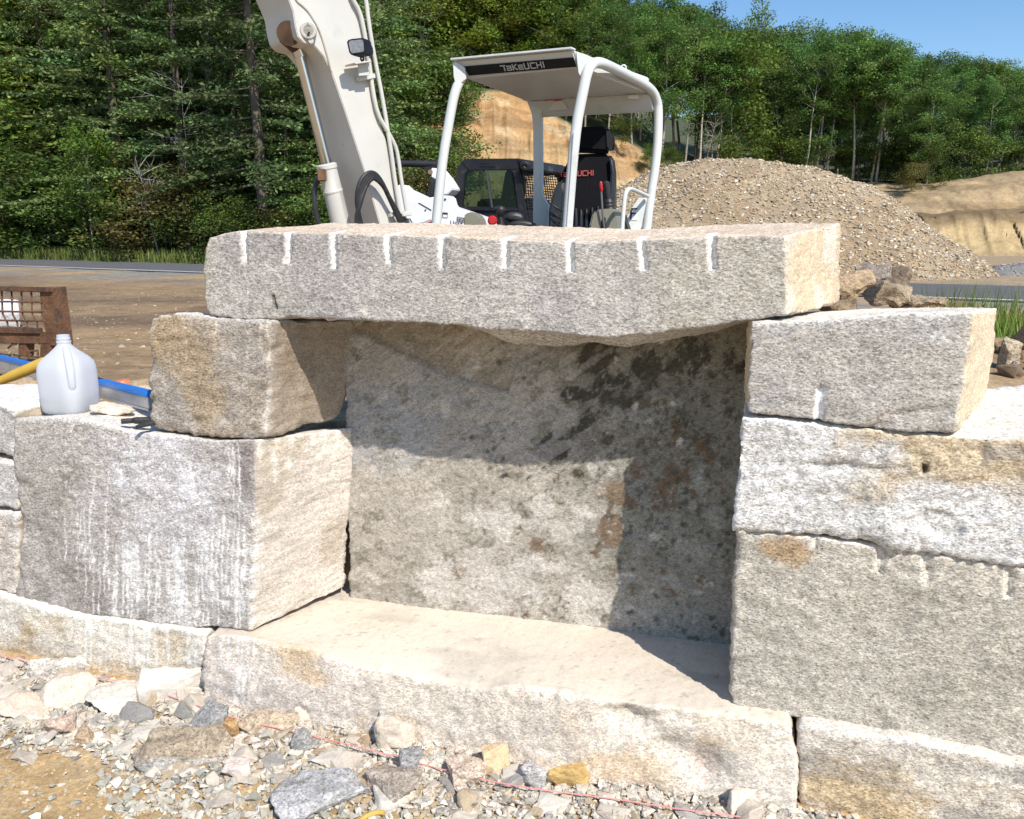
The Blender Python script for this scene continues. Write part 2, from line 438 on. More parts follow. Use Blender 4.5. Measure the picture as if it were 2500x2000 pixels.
def groove(X, px0, y0, px1, y1, w, dep, v, nr):
    """half drill hole: returns depth and mask"""
    u0, z0 = F(px0, y0, v); u1, z1 = F(px1, y1, v)
    t = (X[:, 2] - z0) / (z1 - z0)
    cu = u0 + (u1 - u0) * np.clip(t, 0, 1) + .0012 * np.sin(X[:, 2] * 60 + px0)
    d = np.abs(X[:, 0] - cu) / w
    m = (d < 1.0) * (t > -.25) * (t < 1.0) * (np.abs(nr[:, 1]) > .3) * (X[:, 1] < v + .1)
    return dep * np.sqrt(np.clip(1 - d * d, 0, 1)) * m, (1 - sstep(.85, 1.15, d)) * sstep(-.30, -.2, t) * (1 - sstep(.95, 1.04, t)) * (X[:, 1] < v + .1)

FRONTM = lambda nr: sstep(.35, .75, -nr[:, 1])

# --- lintel
LV = .03
GR = [(596, 578, 600, 640), (703, 580, 701, 642), (812, 572, 815, 656), (944, 570, 948, 644), (1077, 572, 1080, 656), (1232, 580, 1233, 656), (1388, 588, 1395, 664), (1565, 585, 1572, 660), (1737, 575, 1741, 659)]
def w_lintel(X, nr, a, b, c):
    belly = np.exp(-((b - .36) / .28) ** 2) * np.sin(np.pi * np.clip((a - .18) / .74, 0, 1)) ** .7
    X[:, 2] -= sstep(.2, .6, -nr[:, 2]) * belly * sstep(.07, .26, b) * (.034 + .045 * fbm(X * np.array([5, 7, 5]), 4, 3)) + sstep(.2, .6, -nr[:, 2]) * .006 * fbm(X * np.array([16, 16, 4]), 3, 9)
    for g in GR:
        dp, m = groove(X, *g, .0106, .013, LV, nr); k_ = np.clip(dp / .006, 0, 1); X[:, 1] = X[:, 1] * (1 - k_) + (LV + .001 + dp) * k_
    dp, m = groove(X, 668, 727, 675, 755, .006, .007, LV, nr); X[:, 1] += dp
    return X
def p_lintel(col, X, nr, sp):
    col = mix(col, (.60, .45, .32), sstep(.4, .8, nr[:, 2]) * sstep(-.05, .35, fbm(sp * np.array([3, 9, 3]), 3, 4)) * .6)
    col = mix(col, (.62, .49, .33), sstep(.5, .8, nr[:, 0]) * .75)
    col = mix(col, (.66, .60, .52), sstep(.5, .8, nr[:, 0]) * sstep(.05, .3, fbm(sp * np.array([4, 9, 5]), 4, 44)) * .7)
    f = FRONTM(nr)
    col = mix(col, (.36, .33, .33), f * sstep(0, .4, fbm(sp * 3.3, 3, 15)) * .5)
    col = mix(col, (.50, .45, .36), f * sstep(.05, .5, fbm(sp * 2.5 + 9, 3, 25)) * .5)
    for g in GR:
        dp, m = groove(X, *g, .0106, .013, LV, nr); col = mix(col, np.array((.77, .75, .72)) * (1 + .12 * fbm(sp * 30, 3, 91))[:, None], m)
    dp, m = groove(X, 668, 727, 675, 755, .006, .007, LV, nr); col = mix(col, (.12, .11, .09), m * .8)
    return col
stone('lintel_stone', 'long grey granite lintel with a row of white drill grooves along its top edge', 
      [(511, 582), (540, 575), (600, 566), (680, 570), (800, 568), (950, 573), (1100, 577), (1250, 583), (1310, 586), (1420, 588), (1560, 582), (1740, 574), (1922, 573)],
      [(510, 770), (600, 779), (720, 775), (841, 776), (906, 776), (951, 783), (1050, 789), (1172, 802), (1250, 806), (1329, 808), (1419, 817), (1487, 823), (1585, 813), (1684, 800), (1743, 790), (1833, 780), (1925, 772)],
      [(510, 770), (502, 720), (500, 660), (508, 600), (511, 582)], [(1925, 772), (1918, 690), (1922, 573)],
      LV, .46, back=(.02, .155, .0, .030), res=.0037, seed=2, rnd=.008, amp=(.0055, .008, .006), front=(.455, .425, .39), side=(.60, .50, .37), topc=(.68, .55, .42), paint=p_lintel, warp=w_lintel, edgew=.006, edges=.3)

# --- left cap block
def p_cap(col, X, nr, sp):
    f = FRONTM(nr)
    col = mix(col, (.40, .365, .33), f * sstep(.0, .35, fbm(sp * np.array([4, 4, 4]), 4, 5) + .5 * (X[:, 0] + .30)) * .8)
    col = mix(col, (.44, .32, .19), f * blob(X, 450, 850, .16, .12, .02, 4) * .45)
    for px, y1 in ((458, 840), (535, 850), (610, 880), (640, 860), (655, 900)):
        col = mix(col, (.66, .56, .44), f * drip(X, px, 785, y1, .007, .02, px) * .9)
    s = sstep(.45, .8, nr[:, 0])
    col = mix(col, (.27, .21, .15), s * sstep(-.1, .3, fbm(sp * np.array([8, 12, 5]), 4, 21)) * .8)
    return col
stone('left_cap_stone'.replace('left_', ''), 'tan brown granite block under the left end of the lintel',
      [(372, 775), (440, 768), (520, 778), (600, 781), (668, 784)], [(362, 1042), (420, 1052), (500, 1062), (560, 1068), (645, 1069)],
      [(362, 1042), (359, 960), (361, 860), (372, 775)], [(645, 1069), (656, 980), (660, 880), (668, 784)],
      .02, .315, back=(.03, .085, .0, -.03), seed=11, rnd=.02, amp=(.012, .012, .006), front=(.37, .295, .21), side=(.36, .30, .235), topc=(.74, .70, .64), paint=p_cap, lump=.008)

# --- left big block
random.seed(3)
LD = []
for k in range(60):
    px = random.choice([random.uniform(225, 330), random.uniform(330, 470), random.uniform(470, 605)])
    y0 = random.uniform(1290, 1390) if px < 500 else random.uniform(1240, 1380); 
    LD.append((px, y0, random.uniform(1440, 1535), random.uniform(.0025, .0058), random.uniform(-4, 4)))
for k in range(9): LD.append((random.uniform(150, 240), random.uniform(1180, 1330), random.uniform(1330, 1470), random.uniform(.002, .004), random.uniform(-8, 4)))
LD += [(558, 1085, 1150, .004, 2), (565, 1080, 1165, .004, 3), (572, 1090, 1530, .004, 8), (583, 1080, 1530, .0045, 6), (240, 1130, 1300, .004, -22), (268, 1140, 1340, .003, -10), (300, 1140, 1380, .003, 6), (222, 1240, 1340, .003, -8)]
def p_left(col, X, nr, sp):
    f = FRONTM(nr)
    col = mix(col, (.60, .575, .58), f * blob(X, 385, 1210, .28, .24, 0, 7, 5, .6) * .9)
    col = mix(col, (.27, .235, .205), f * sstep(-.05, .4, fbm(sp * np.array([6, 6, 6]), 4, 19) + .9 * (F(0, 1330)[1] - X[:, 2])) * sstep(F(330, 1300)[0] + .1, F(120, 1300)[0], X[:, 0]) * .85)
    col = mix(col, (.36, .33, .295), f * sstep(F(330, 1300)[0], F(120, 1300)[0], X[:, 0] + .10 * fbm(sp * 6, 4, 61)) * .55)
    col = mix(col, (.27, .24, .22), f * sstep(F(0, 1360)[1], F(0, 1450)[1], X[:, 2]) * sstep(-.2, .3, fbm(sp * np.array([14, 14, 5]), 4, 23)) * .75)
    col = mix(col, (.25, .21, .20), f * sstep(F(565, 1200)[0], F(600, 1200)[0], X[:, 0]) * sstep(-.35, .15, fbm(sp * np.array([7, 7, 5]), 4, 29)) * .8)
    col = mix(col, (.74, .73, .745), f * sstep(-.05, .3, fbm(sp * np.array([9, 9, 6]), 5, 53, .6)) * blob(X, 400, 1200, .22, .19, 0, 19, 4, .7) * .85)
    col = mix(col, (.80, .79, .79), f * sstep(.05, .3, fbm(sp * np.array([26, 26, 3.0]), 4, 33)) * blob(X, 420, 1370, .25, .18, 0, 9, 9, 1.1) * .8)
    for k, (px, a0, a1, w, s) in enumerate(LD): col = mix(col, (.83, .82, .80), f * drip(X, px, a0, a1, w, 0, k, s) * .92)
    for px, y1 in ((140, 1075), (180, 1075), (205, 1060)): col = mix(col, (.68, .62, .56), f * drip(X, px, 1030, y1, .008, 0, px) * .8)
    s = sstep(.45, .8, nr[:, 0])
    col = mix(col, (.43, .37, .29), s * sstep(.05, .4, fbm(sp * np.array([5, 7, 4]), 4, 37)) * .7)
    for k in range(7):
        v = .02 + k * .042
        m = (np.abs(X[:, 1] - v - .004 * np.sin(X[:, 2] * 30 + k)) < .006) * (X[:, 2] > EY - .62 - .12 * ((k * 37 % 10) / 10) - .03)
        col = mix(col, (.80, .76, .70), s * m * .6)
    return col
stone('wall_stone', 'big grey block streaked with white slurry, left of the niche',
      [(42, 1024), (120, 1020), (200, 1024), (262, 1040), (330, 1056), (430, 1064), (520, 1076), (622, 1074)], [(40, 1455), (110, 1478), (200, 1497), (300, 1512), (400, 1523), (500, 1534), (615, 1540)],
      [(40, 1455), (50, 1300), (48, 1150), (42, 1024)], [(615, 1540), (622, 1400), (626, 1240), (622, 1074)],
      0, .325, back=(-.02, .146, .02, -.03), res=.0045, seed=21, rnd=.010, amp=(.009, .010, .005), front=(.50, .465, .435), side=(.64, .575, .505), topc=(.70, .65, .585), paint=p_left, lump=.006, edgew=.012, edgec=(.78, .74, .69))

# --- small stack at the far left
def p_sm(col, X, nr, sp): return mix(col, (.60, .57, .54), FRONTM(nr) * sstep(-.1, .3, fbm(sp * 6, 4, 3)) * .7)
stone('wall_stone', 'pale block at the top of the narrow stack at the left edge', [(-260, 980), (-120, 978), (0, 988), (36, 1000)], [(-260, 1085), (-100, 1100), (0, 1115), (40, 1121)], [(-260, 1085), (-262, 1030), (-260, 980)], [(40, 1121), (42, 1060), (36, 1000)], .0, .34, seed=31, front=(.48, .46, .45), topc=(.78, .74, .68), paint=p_sm, amp=(.012, .01, .006))
stone('wall_stone', 'rough pale block in the middle of the narrow stack at the left edge', [(-260, 1098), (-100, 1112), (0, 1127), (44, 1133)], [(-260, 1218), (-100, 1228), (0, 1238), (46, 1245)], [(-260, 1218), (-262, 1150), (-260, 1098)], [(46, 1245), (49, 1190), (44, 1133)], -.005, .34, seed=33, front=(.50, .48, .47), paint=p_sm, amp=(.013, .01, .006))
stone('wall_stone', 'tall pale pinkish block at the bottom of the narrow stack at the left edge', [(-260, 1225), (-100, 1236), (0, 1246), (46, 1252)], [(-260, 1420), (-100, 1432), (0, 1445), (40, 1452)], [(-260, 1420), (-264, 1300), (-260, 1225)], [(40, 1452), (45, 1350), (46, 1252)], 0, .34, seed=35, front=(.56, .50, .45), paint=p_sm, amp=(.012, .01, .006))

# --- left base stone
LB = [(random.uniform(200, 500), random.uniform(1500, 1540), random.uniform(1600, 1690), random.uniform(.002, .0055), random.uniform(-3, 5)) for k in range(40)]
def p_lbase(col, X, nr, sp):
    f = FRONTM(nr)
    col = mix(col, (.40, .34, .27), f * sstep(F(260, 1500)[0], F(40, 1500)[0], X[:, 0]) * sstep(-.3, .2, fbm(sp * 6, 4, 5)) * .8)
    col = mix(col, (.50, .36, .19), f * sstep(.02, .32, fbm(sp * 5 + 3, 4, 8)) * .7)
    col = mix(col, (.76, .72, .65), f * sstep(F(0, 1580)[1], F(0, 1530)[1], X[:, 2]) * sstep(-.4, .2, fbm(sp * 7, 3, 12)) * .7)
    for k, (px, a0, a1, w, s) in enumerate(LB): col = mix(col, (.82, .80, .75), f * drip(X, px, a0, a1, w, -.02, k + 50, s) * .85)
    return col
stone('base_stone', 'cream and rust base stone at the left, streaked with white drips',
      [(-260, 1418), (-100, 1434), (0, 1452), (60, 1470), (200, 1505), (350, 1524), (440, 1535), (503, 1548)], [(-260, 1680), (0, 1720), (250, 1760), (515, 1810)],
      [(-260, 1680), (-262, 1550), (-260, 1418)], [(515, 1810), (508, 1700), (500, 1640), (503, 1548)],
      -.02, .5, seed=41, rnd=.014, amp=(.010, .01, .006), front=(.64, .545, .415), topc=(.76, .70, .62), paint=p_lbase, spk=.85)

# --- seat slab
def w_seat(X, nr, a, b, c):
    m = FRONTM(nr)
    for px, py, rx, rz, dp in ((1535, 1760, .06, .03, .03), (1720, 1870, .05, .05, .035), (1640, 1840, .06, .04, .03)):
        cu, cz = F(px, py, -.07)
        X[:, 1] += m * dp * np.exp(-((X[:, 0] - cu) / rx) ** 2 - ((X[:, 2] - cz) / rz) ** 2)
    return X
def p_seat(col, X, nr, sp):
    f = FRONTM(nr)
    col = mix(col, (.50, .44, .375), f * sstep(.0, .4, fbm(sp * np.array([7, 7, 9]), 4, 6)) * .45)
    col = mix(col, (.50, .445, .42), f * sstep(F(1100, 1700)[0], F(700, 1600)[0], X[:, 0]) * sstep(-.3, .3, fbm(sp * 5, 3, 9)) * .5)
    col = mix(col, (.58, .40, .21), f * sstep(.12, .4, fbm(sp * np.array([4, 4, 6]) + 7, 4, 16)) * .6)
    col = mix(col, (.28, .17, .12), f * blob(X, 1715, 1880, .045, .05, -.1, 5, 14) * .8)
    col = mix(col, (.60, .38, .18), f * blob(X, 1760, 1835, .06, .018, -.1, 6, 14) * .7)
    col = mix(col, (.60, .40, .2), f * blob(X, 1850, 1845, .07, .012, -.1, 8, 14) * .7)
    col = mix(col, (.72, .65, .56), f * sstep(F(1500, 1700)[0], F(1880, 1800)[0], X[:, 0]) * sstep(F(0, 1860)[1], F(0, 1780)[1], X[:, 2]) * .8)
    for k, (px, y1) in enumerate(((540, 1690), (580, 1715), (588, 1720), (603, 1705), (617, 1745), (556, 1640))): col = mix(col, (.82, .79, .75), f * drip(X, px, 1555, y1, .0055, -.07, px, 3) * .85)
    t = sstep(.4, .8, nr[:, 2])
    col = mix(col, (.46, .42, .36), t * sstep(.15, .45, fbm(sp * np.array([3, 10, 3]), 5, 26)) * .55)
    col = mix(col, (.22, .19, .15), t * sstep(.46, .54, fbm(sp * np.array([70, 70, 70]), 3, 28)) * .4)
    return col
stone('seat_stone', 'broad cream seat slab lying at the bottom of the niche',
      [(506, 1556), (560, 1550), (640, 1562), (760, 1586), (880, 1628), (1000, 1650), (1120, 1674), (1190, 1684), (1260, 1672), (1400, 1692), (1500, 1716), (1600, 1722), (1750, 1742), (1928, 1768)],
      [(520, 1800), (800, 1860), (1200, 1950), (1600, 1995), (1935, 2035)],
      [(520, 1800), (515, 1700), (508, 1640), (506, 1556)], [(1935, 2035), (1946, 1950), (1948, 1850), (1928, 1768)],
      -.055, .80, back=(.02, .02, 0, .0), res=.007, resd=.0075, seed=51, rnd=.011, amp=(.012, .01, .0035), front=(.69, .61, .515), side=(.6, .52, .43), topc=(.665, .585, .485), paint=p_seat, warp=w_seat, lean=.05, lump=.012, spk=.8, edgew=.02, edgec=(.72, .63, .52), topsp=.22, fback=.09)

# --- back panel of the niche
random.seed(9)
LIC = []
for k in range(330):
    px = random.uniform(1150, 1800); py = random.uniform(850, 1560)
    if px < 1380 and py < 1050 and random.random() < .6: continue
    if px < 1480 and py > 1180 and random.random() < .55: continue
    LIC.append((px, py, random.uniform(.004, .012)))
def w_panel(X, nr, a, b, c):
    P = np.array([F(p[0], p[1], .32) for p in ((820, 800), (900, 830), (1000, 880), (1100, 925), (1240, 965), (1260, 900), (1330, 860), (1500, 850))])
    zl = np.interp(X[:, 0], P[:, 0], P[:, 1]) + .006 * fbm(X * 20, 3, 5)
    X[:, 1] += FRONTM(nr) * .014 * sstep(-.004, .02, X[:, 2] - zl) * sstep(F(1560, 900, .32)[0], F(1300, 900, .32)[0], X[:, 0])
    return X
def p_panel(col, X, nr, sp):
    V = .32; f = FRONTM(nr)
    col = mix(col, (.38, .385, .39), f * blob(X, 960, 1040, .30, .17, V, 2, 5, .5) * .7)
    P = np.array([F(p[0], p[1], .32) for p in ((820, 800), (900, 830), (1000, 880), (1100, 925), (1240, 965), (1260, 900), (1330, 860), (1500, 850))])
    up = sstep(0, .015, X[:, 2] - np.interp(X[:, 0], P[:, 0], P[:, 1]))
    col = mix(col, (.33, .27, .20), f * up * .8)
    col = mix(col, (.235, .235, .20), f * sstep(F(1300, 900, V)[0], F(1600, 900, V)[0], X[:, 0]) * sstep(F(0, 1500, V)[1], F(0, 1000, V)[1], X[:, 2]) * .8)  # upper right darkened: niche shade put into the colour, along with lichen staining
    def reg_(L):
        t = np.zeros(len(X))
        for px, py, rx, ry, w in L:
            cu, cz = F(px, py, V); t = np.maximum(t, w * np.exp(-((X[:, 0] - cu) / rx) ** 2 - ((X[:, 2] - cz) / ry) ** 2))
        return t
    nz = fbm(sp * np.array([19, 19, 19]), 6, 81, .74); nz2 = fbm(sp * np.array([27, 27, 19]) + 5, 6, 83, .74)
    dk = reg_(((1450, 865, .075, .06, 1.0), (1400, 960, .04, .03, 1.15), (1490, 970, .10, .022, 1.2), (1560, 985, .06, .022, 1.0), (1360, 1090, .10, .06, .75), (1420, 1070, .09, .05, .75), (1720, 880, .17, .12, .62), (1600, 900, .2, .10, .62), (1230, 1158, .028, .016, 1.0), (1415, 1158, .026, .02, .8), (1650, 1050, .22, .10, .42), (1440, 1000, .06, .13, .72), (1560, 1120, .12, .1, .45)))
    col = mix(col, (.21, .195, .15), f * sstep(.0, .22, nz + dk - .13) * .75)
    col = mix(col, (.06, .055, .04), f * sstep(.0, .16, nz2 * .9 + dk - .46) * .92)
    sp_m = reg_(((1640, 1080, .26, .36, 1.0), (1400, 1180, .22, .3, .5), (1300, 1480, .3, .1, .55)))
    col = mix(col, (.11, .10, .075), f * sstep(.24, .32, fbm(sp * 62, 3, 87, .6) + .12 * (sp_m - .6)) * sstep(.1, .5, sp_m) * .8)
    br = reg_(((1480, 1295, .05, .06, .95), (1340, 1260, .045, .05, .85), (1160, 1418, .022, .035, 1.05), (1330, 1330, .05, .05, .7), (1280, 1500, .09, .03, .6), (1640, 1150, .22, .16, .5), (1560, 1400, .2, .12, .42), (1120, 1395, .05, .03, .6), (1500, 1200, .08, .06, .5)))
    col = mix(col, (.19, .125, .075), f * sstep(.0, .2, nz2 + br - .42) * .8)
    for k, (px, py, r) in enumerate(LIC):
        cu, cz = F(px, py, V); d = np.sqrt((X[:, 0] - cu) ** 2 + (X[:, 2] - cz) ** 2)
        m = d < r * 1.6
        if m.any(): col[m] = mix(col[m], (.085, .08, .06), (1 - sstep(.5, 1.1, (d[m] / r) + .3 * vn(X[m] * 150, k))) * .75)
    pl_ = reg_(((1230, 1430, .20, .13, .8), (1400, 1470, .13, .10, .75), (1080, 1420, .09, .08, .75), (1280, 1280, .22, .1, .5), (1480, 1150, .06, .04, .6)))
    col = mix(col, (.60, .555, .50), f * sstep(.0, .16, fbm(sp * 15, 5, 71, .66) + pl_ - .36) * .8)
    col = mix(col, (.52, .47, .41), f * sstep(.06, .2, fbm(np.stack([sp[:, 0] * .8 + sp[:, 2] * .6, sp[:, 1], (sp[:, 2] * .8 - sp[:, 0] * .6) * 5], -1) * 9, 4, 77)) * sstep(F(1700, 1100, V)[0], F(1300, 1100, V)[0], X[:, 0]) * .5)
    for px, py, r in ((1670, 1335, .028), (1705, 1350, .035), (1710, 1190, .022), (1750, 1270, .03), (1690, 1240, .02), (1640, 1420, .025)):
        col = mix(col, (.40, .39, .34), f * blob(X, px, py, r, r * 1.1, V, int(px), 20) * .7)
    return col
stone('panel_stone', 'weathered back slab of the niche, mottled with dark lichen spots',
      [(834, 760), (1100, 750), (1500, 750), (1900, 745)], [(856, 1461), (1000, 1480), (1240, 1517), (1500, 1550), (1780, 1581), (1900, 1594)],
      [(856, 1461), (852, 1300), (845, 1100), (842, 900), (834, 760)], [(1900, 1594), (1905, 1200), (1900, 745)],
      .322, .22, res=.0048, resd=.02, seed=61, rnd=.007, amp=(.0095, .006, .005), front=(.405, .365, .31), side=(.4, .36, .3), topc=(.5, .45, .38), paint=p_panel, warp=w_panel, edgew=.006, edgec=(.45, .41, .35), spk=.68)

# --- right-hand stack
def w_ru(X, nr, a, b, c):
    dp, m = groove(X, 2003, 962, 1999, 1030, .010, .012, 0, nr); X[:, 1] += dp
    f = FRONTM(nr)
    for px, py, rx, rz, s in ((2220, 1003, .075, .010, -.3), (2140, 1035, .03, .007, -.5)):
        cu, cz = F(px, py); q = X[:, 2] - cz - (X[:, 0] - cu) * .22
        X[:, 1] += f * .012 * np.exp(-((X[:, 0] - cu) / rx) ** 4) * sstep(rz, -rz, q) * np.exp(np.minimum(0, q) / .02)
    return X
def p_ru(col, X, nr, sp):
    col = mix(col, (.64, .53, .38), sstep(.4, .8, nr[:, 0]) * sstep(-.4, .3, fbm(sp * np.array([5, 12, 3]), 4, 3)) * .7)
    f = FRONTM(nr)
    col = mix(col, (.36, .35, .36), f * sstep(0, .4, fbm(sp * 4, 4, 8)) * .55)
    col = mix(col, (.50, .45, .38), f * sstep(.05, .45, fbm(sp * 3 + 4, 4, 9)) * .5)
    dp, m = groove(X, 2003, 962, 1999, 1030, .010, .012, 0, nr); col = mix(col, (.82, .81, .82), m * .9)
    return col
stone('cap_stone', 'speckled grey block with a tan right end, under the right end of the lintel',
      [(1832, 786), (1920, 784), (2040, 776), (2160, 766), (2280, 764), (2374, 764)], [(1819, 1012), (1900, 1017), (2000, 1028), (2100, 1043), (2200, 1052), (2330, 1060)],
      [(1819, 1012), (1826, 900), (1832, 786)], [(2330, 1060), (2356, 920), (2374, 764)],
      0, .42, back=(0, .155, .01, -.02), res=.0055, seed=71, rnd=.008, amp=(.0065, .01, .006), front=(.49, .465, .44), side=(.66, .54, .38), topc=(.76, .69, .60), paint=p_ru, warp=w_ru, edgew=.008)

def w_wh(X, nr, a, b, c):
    f = FRONTM(nr)
    for px, py, rx, rz, dp in ((2350, 1105, .05, .04, .009), (2290, 1275, .05, .035, .012), (2070, 1145, .09, .016, .010)):
        cu, cz = F(px, py); d = ((X[:, 0] - cu) / rx) ** 2 + ((X[:, 2] - cz) / rz) ** 2 + 1.1 * fbm(X * 16, 4, 4, .6)
        X[:, 1] += f * dp * (1 - sstep(.3, 1.3, d))
    cu, cz = F(2258, 1147); X[:, 1] += f * .02 * (1 - sstep(.6, 1.1, np.sqrt(((X[:, 0] - cu) / .008) ** 2 + ((X[:, 2] - cz) / .013) ** 2)))
    return X
def p_wh(col, X, nr, sp):
    f = FRONTM(nr)
    edge = F(2050, 1160)[1]
    col = mix(col, (.50, .375, .215), f * sstep(-.1, .15, .35 * fbm(sp * np.array([6, 6, 8]), 4, 3) + (X[:, 0] - F(2080, 1100)[0]) * .35 + (X[:, 2] - F(2250, 1165)[1]) * 2.2) * sstep(F(2000, 1100)[0], F(2100, 1100)[0], X[:, 0]) * .8)
    col = mix(col, (.42, .41, .42), f * sstep(.12, .42, fbm(sp * np.array([5, 5, 16]), 4, 13)) * .42)
    cu, cz = F(2258, 1147); col = mix(col, (.16, .12, .06), f * (1 - sstep(.7, 1.1, np.sqrt(((X[:, 0] - cu) / .008) ** 2 + ((X[:, 2] - cz) / .013) ** 2))))
    return col
stone('wall_stone', 'bright white rough-split block with tan patches and a small hole',
      [(1808, 1020), (1900, 1024), (2050, 1042), (2200, 1058), (2330, 1066), (2420, 1072), (2560, 1075), (2800, 1085)], [(1796, 1288), (1950, 1301), (2100, 1320), (2250, 1342), (2400, 1366), (2520, 1384), (2800, 1425)],
      [(1796, 1288), (1798, 1180), (1803, 1090), (1808, 1020)], [(2800, 1425), (2805, 1250), (2800, 1085)],
      0, .42, back=(.02, 0, 0, .03), res=.006, seed=81, rnd=.011, amp=(.012, .010, .004), front=(.635, .615, .59), side=(.7, .7, .72), topc=(.70, .66, .60), paint=p_wh, warp=w_wh, lump=.011, edgew=.012, edgec=(.78, .77, .76))

GL = [(2152, 1340, 2146, 1400), (2262, 1352, 2258, 1425), (2466, 1395, 2459, 1460), (1992, 1305, 1990, 1335)]
def w_rl(X, nr, a, b, c):
    for g in GL: dp, m = groove(X, *g, .010, .010, 0, nr); X[:, 1] += dp
    return X
def p_rl(col, X, nr, sp):
    f = FRONTM(nr)
    col = mix(col, (.33, .31, .26), f * sstep(0, .4, fbm(sp * 4.5, 4, 8)) * .5)
    col = mix(col, (.56, .52, .46), f * sstep(.05, .42, fbm(sp * np.array([3.5, 3.5, 2.5]) + 4, 4, 9)) * .6)
    col = mix(col, (.40, .26, .13), f * blob(X, 1915, 1340, .065, .045, 0, 5, 26, .45) * .75)
    for g in GL: dp, m = groove(X, *g, .010, .010, 0, nr); col = mix(col, (.70, .64, .55), m * .85)
    return col
stone('wall_stone', 'large olive grey block with a brown rust patch in its upper left corner',
      [(1800, 1292), (1950, 1308), (2100, 1328), (2250, 1350), (2400, 1374), (2520, 1393), (2800, 1434)], [(1788, 1718), (1840, 1738), (1940, 1752), (2050, 1770), (2200, 1792), (2350, 1820), (2500, 1850), (2800, 1915)],
      [(1788, 1718), (1786, 1640), (1792, 1450), (1800, 1292)], [(2800, 1915), (2805, 1650), (2800, 1434)],
      0, .42, back=(.01, 0, 0, .0), res=.006, seed=91, rnd=.009, amp=(.0075, .012, .006), front=(.49, .45, .385), side=(.42, .38, .32), topc=(.74, .66, .56), paint=p_rl, warp=w_rl, edgew=.012, edgec=(.70, .64, .56))

def p_rb(col, X, nr, sp):
    f = FRONTM(nr)
    col = mix(col, (.52, .37, .19), f * blob(X, 2100, 1930, .17, .10, -.03, 3, 12, .5) * .75)
    col = mix(col, (.33, .31, .28), f * sstep(.05, .4, fbm(sp * np.array([3, 3, 14]), 4, 9)) * .65)
    return col
stone('base_stone', 'base stone with a tan patch at the lower right corner of the wall',
      [(1946, 1766), (2050, 1780), (2200, 1805), (2350, 1835), (2500, 1868), (2800, 1925)], [(1990, 2050), (2200, 2080), (2500, 2120), (2800, 2160)],
      [(1990, 2050), (1955, 1960), (1948, 1860), (1946, 1766)], [(2800, 2160), (2805, 2050), (2800, 1925)],
      -.04, .5, seed=101, rnd=.022, amp=(.014, .012, .006), front=(.62, .56, .48), topc=(.74, .66, .56), paint=p_rb, lump=.014, edgew=.014)

# ------------------------------------------------------------------ ground (one sheet)
RN = np.array([.503, .864])                    # road normal; offsets along it
def Hground(x, y):
    x = np.asarray(x, float); y = np.asarray(y, float)
    v = wv(x, y); u = wu(x, y)
    P = np.stack([x, y, x * 0], -1)
    fr = -1.44 + .012 * sstep(-.9, -.1, v) + .013 * fbm(P * 3, 3, 2) + .012 * sstep(-.35, -.05, v) * sstep(.6, -1.2, u)
    near = -.66 + .24 * sstep(1.0, 1.8, u) + .16 * np.exp(-((x - 1.3) / .4) ** 2 - ((y - 3.0) / .35) ** 2) - .06 * sstep(.2, .9, u) * sstep(1.4, .9, u)
    far = -.95 + .05 * fbm(P * .35, 3, 5)
    yard = near + (far - near) * sstep(.6, 4.2, v) + .02 * fbm(P * 2.2, 4, 8)
    yard += .02 * np.exp(-((x - 2.3) / .75) ** 2 - ((y - 2.75) / .55) ** 2) + .10 * np.exp(-((x + 1.9) / 1.3) ** 2 - ((y - 5.6) / .8) ** 2)
    h = fr + (yard - fr) * sstep(.36, .52, v)
    off = x * RN[0] + y * RN[1]
    flat = sstep(12.6, 13.3, off)
    h = h * (1 - flat) + (-.95) * flat
    return h + EY
def Cground(x, y):
    P = np.stack([x, y, x * 0], -1); v = wv(x, y); off = x * RN[0] + y * RN[1]
    c = np.zeros(P.shape) + np.array([.43, .30, .155])
    c = mix(c, (.48, .36, .21), sstep(-.2, .4, fbm(P * 6, 4, 3)))
    yard = np.zeros(P.shape) + np.array([.285, .195, .112])
    yard = mix(yard, (.33, .225, .125), sstep(.0, .4, fbm(P * np.array([.6, 1.2, 1]), 4, 7)))
    yard = mix(yard, (.155, .105, .068), sstep(.02, .32, fbm(P * np.array([.35, .9, 1]) + 5, 4, 11)) * .85)
    yard = mix(yard, (.265, .24, .20), sstep(9.6, 11.5, off + .9 * fbm(P * .8, 3, 6)))
    yard = mix(yard, (.45, .27, .11), sstep(.25, .5, fbm(P * .55 + 8, 3, 21)) * sstep(9.0, 11, off) * .8)
    c = mix(c, yard, sstep(.4, .9, v))
    c = mix(c, (.10, .11, .05), sstep(17.7, 19, off) * sstep(1, -5, x))
    c = mix(c, (.36, .27, .17), sstep(17.5, 18, off) * sstep(-3, 2, x))
    return c
def graded(a, b, fine, lo, hi, g=1.16):
    xs = list(np.arange(a, b + 1e-6, fine)); st = fine
    while xs[-1] < hi: st = min(st * g, 40); xs.append(xs[-1] + st)
    st = fine
    while xs[0] > lo: st = min(st * g, 40); xs.insert(0, xs[0] - st)
    return np.array(xs)
gx = graded(-3.2, 3.2, .03, -700, 700); gy = graded(1.3, 6.5, .03, -300, 1200)
GX, GY = np.meshgrid(gx, gy, indexing='ij')
idx = np.arange(GX.size).reshape(GX.shape)
Q = np.stack([idx[:-1, :-1], idx[1:, :-1], idx[1:, 1:], idx[:-1, 1:]], -1).reshape(-1, 4)
xf, yf = GX.ravel(), GY.ravel()
g = link('ground', mesh_np('ground', np.stack([xf, yf, Hground(xf, yf)], -1), Q, SOIL, Cground(xf, yf)))
tag(g, kind='structure')

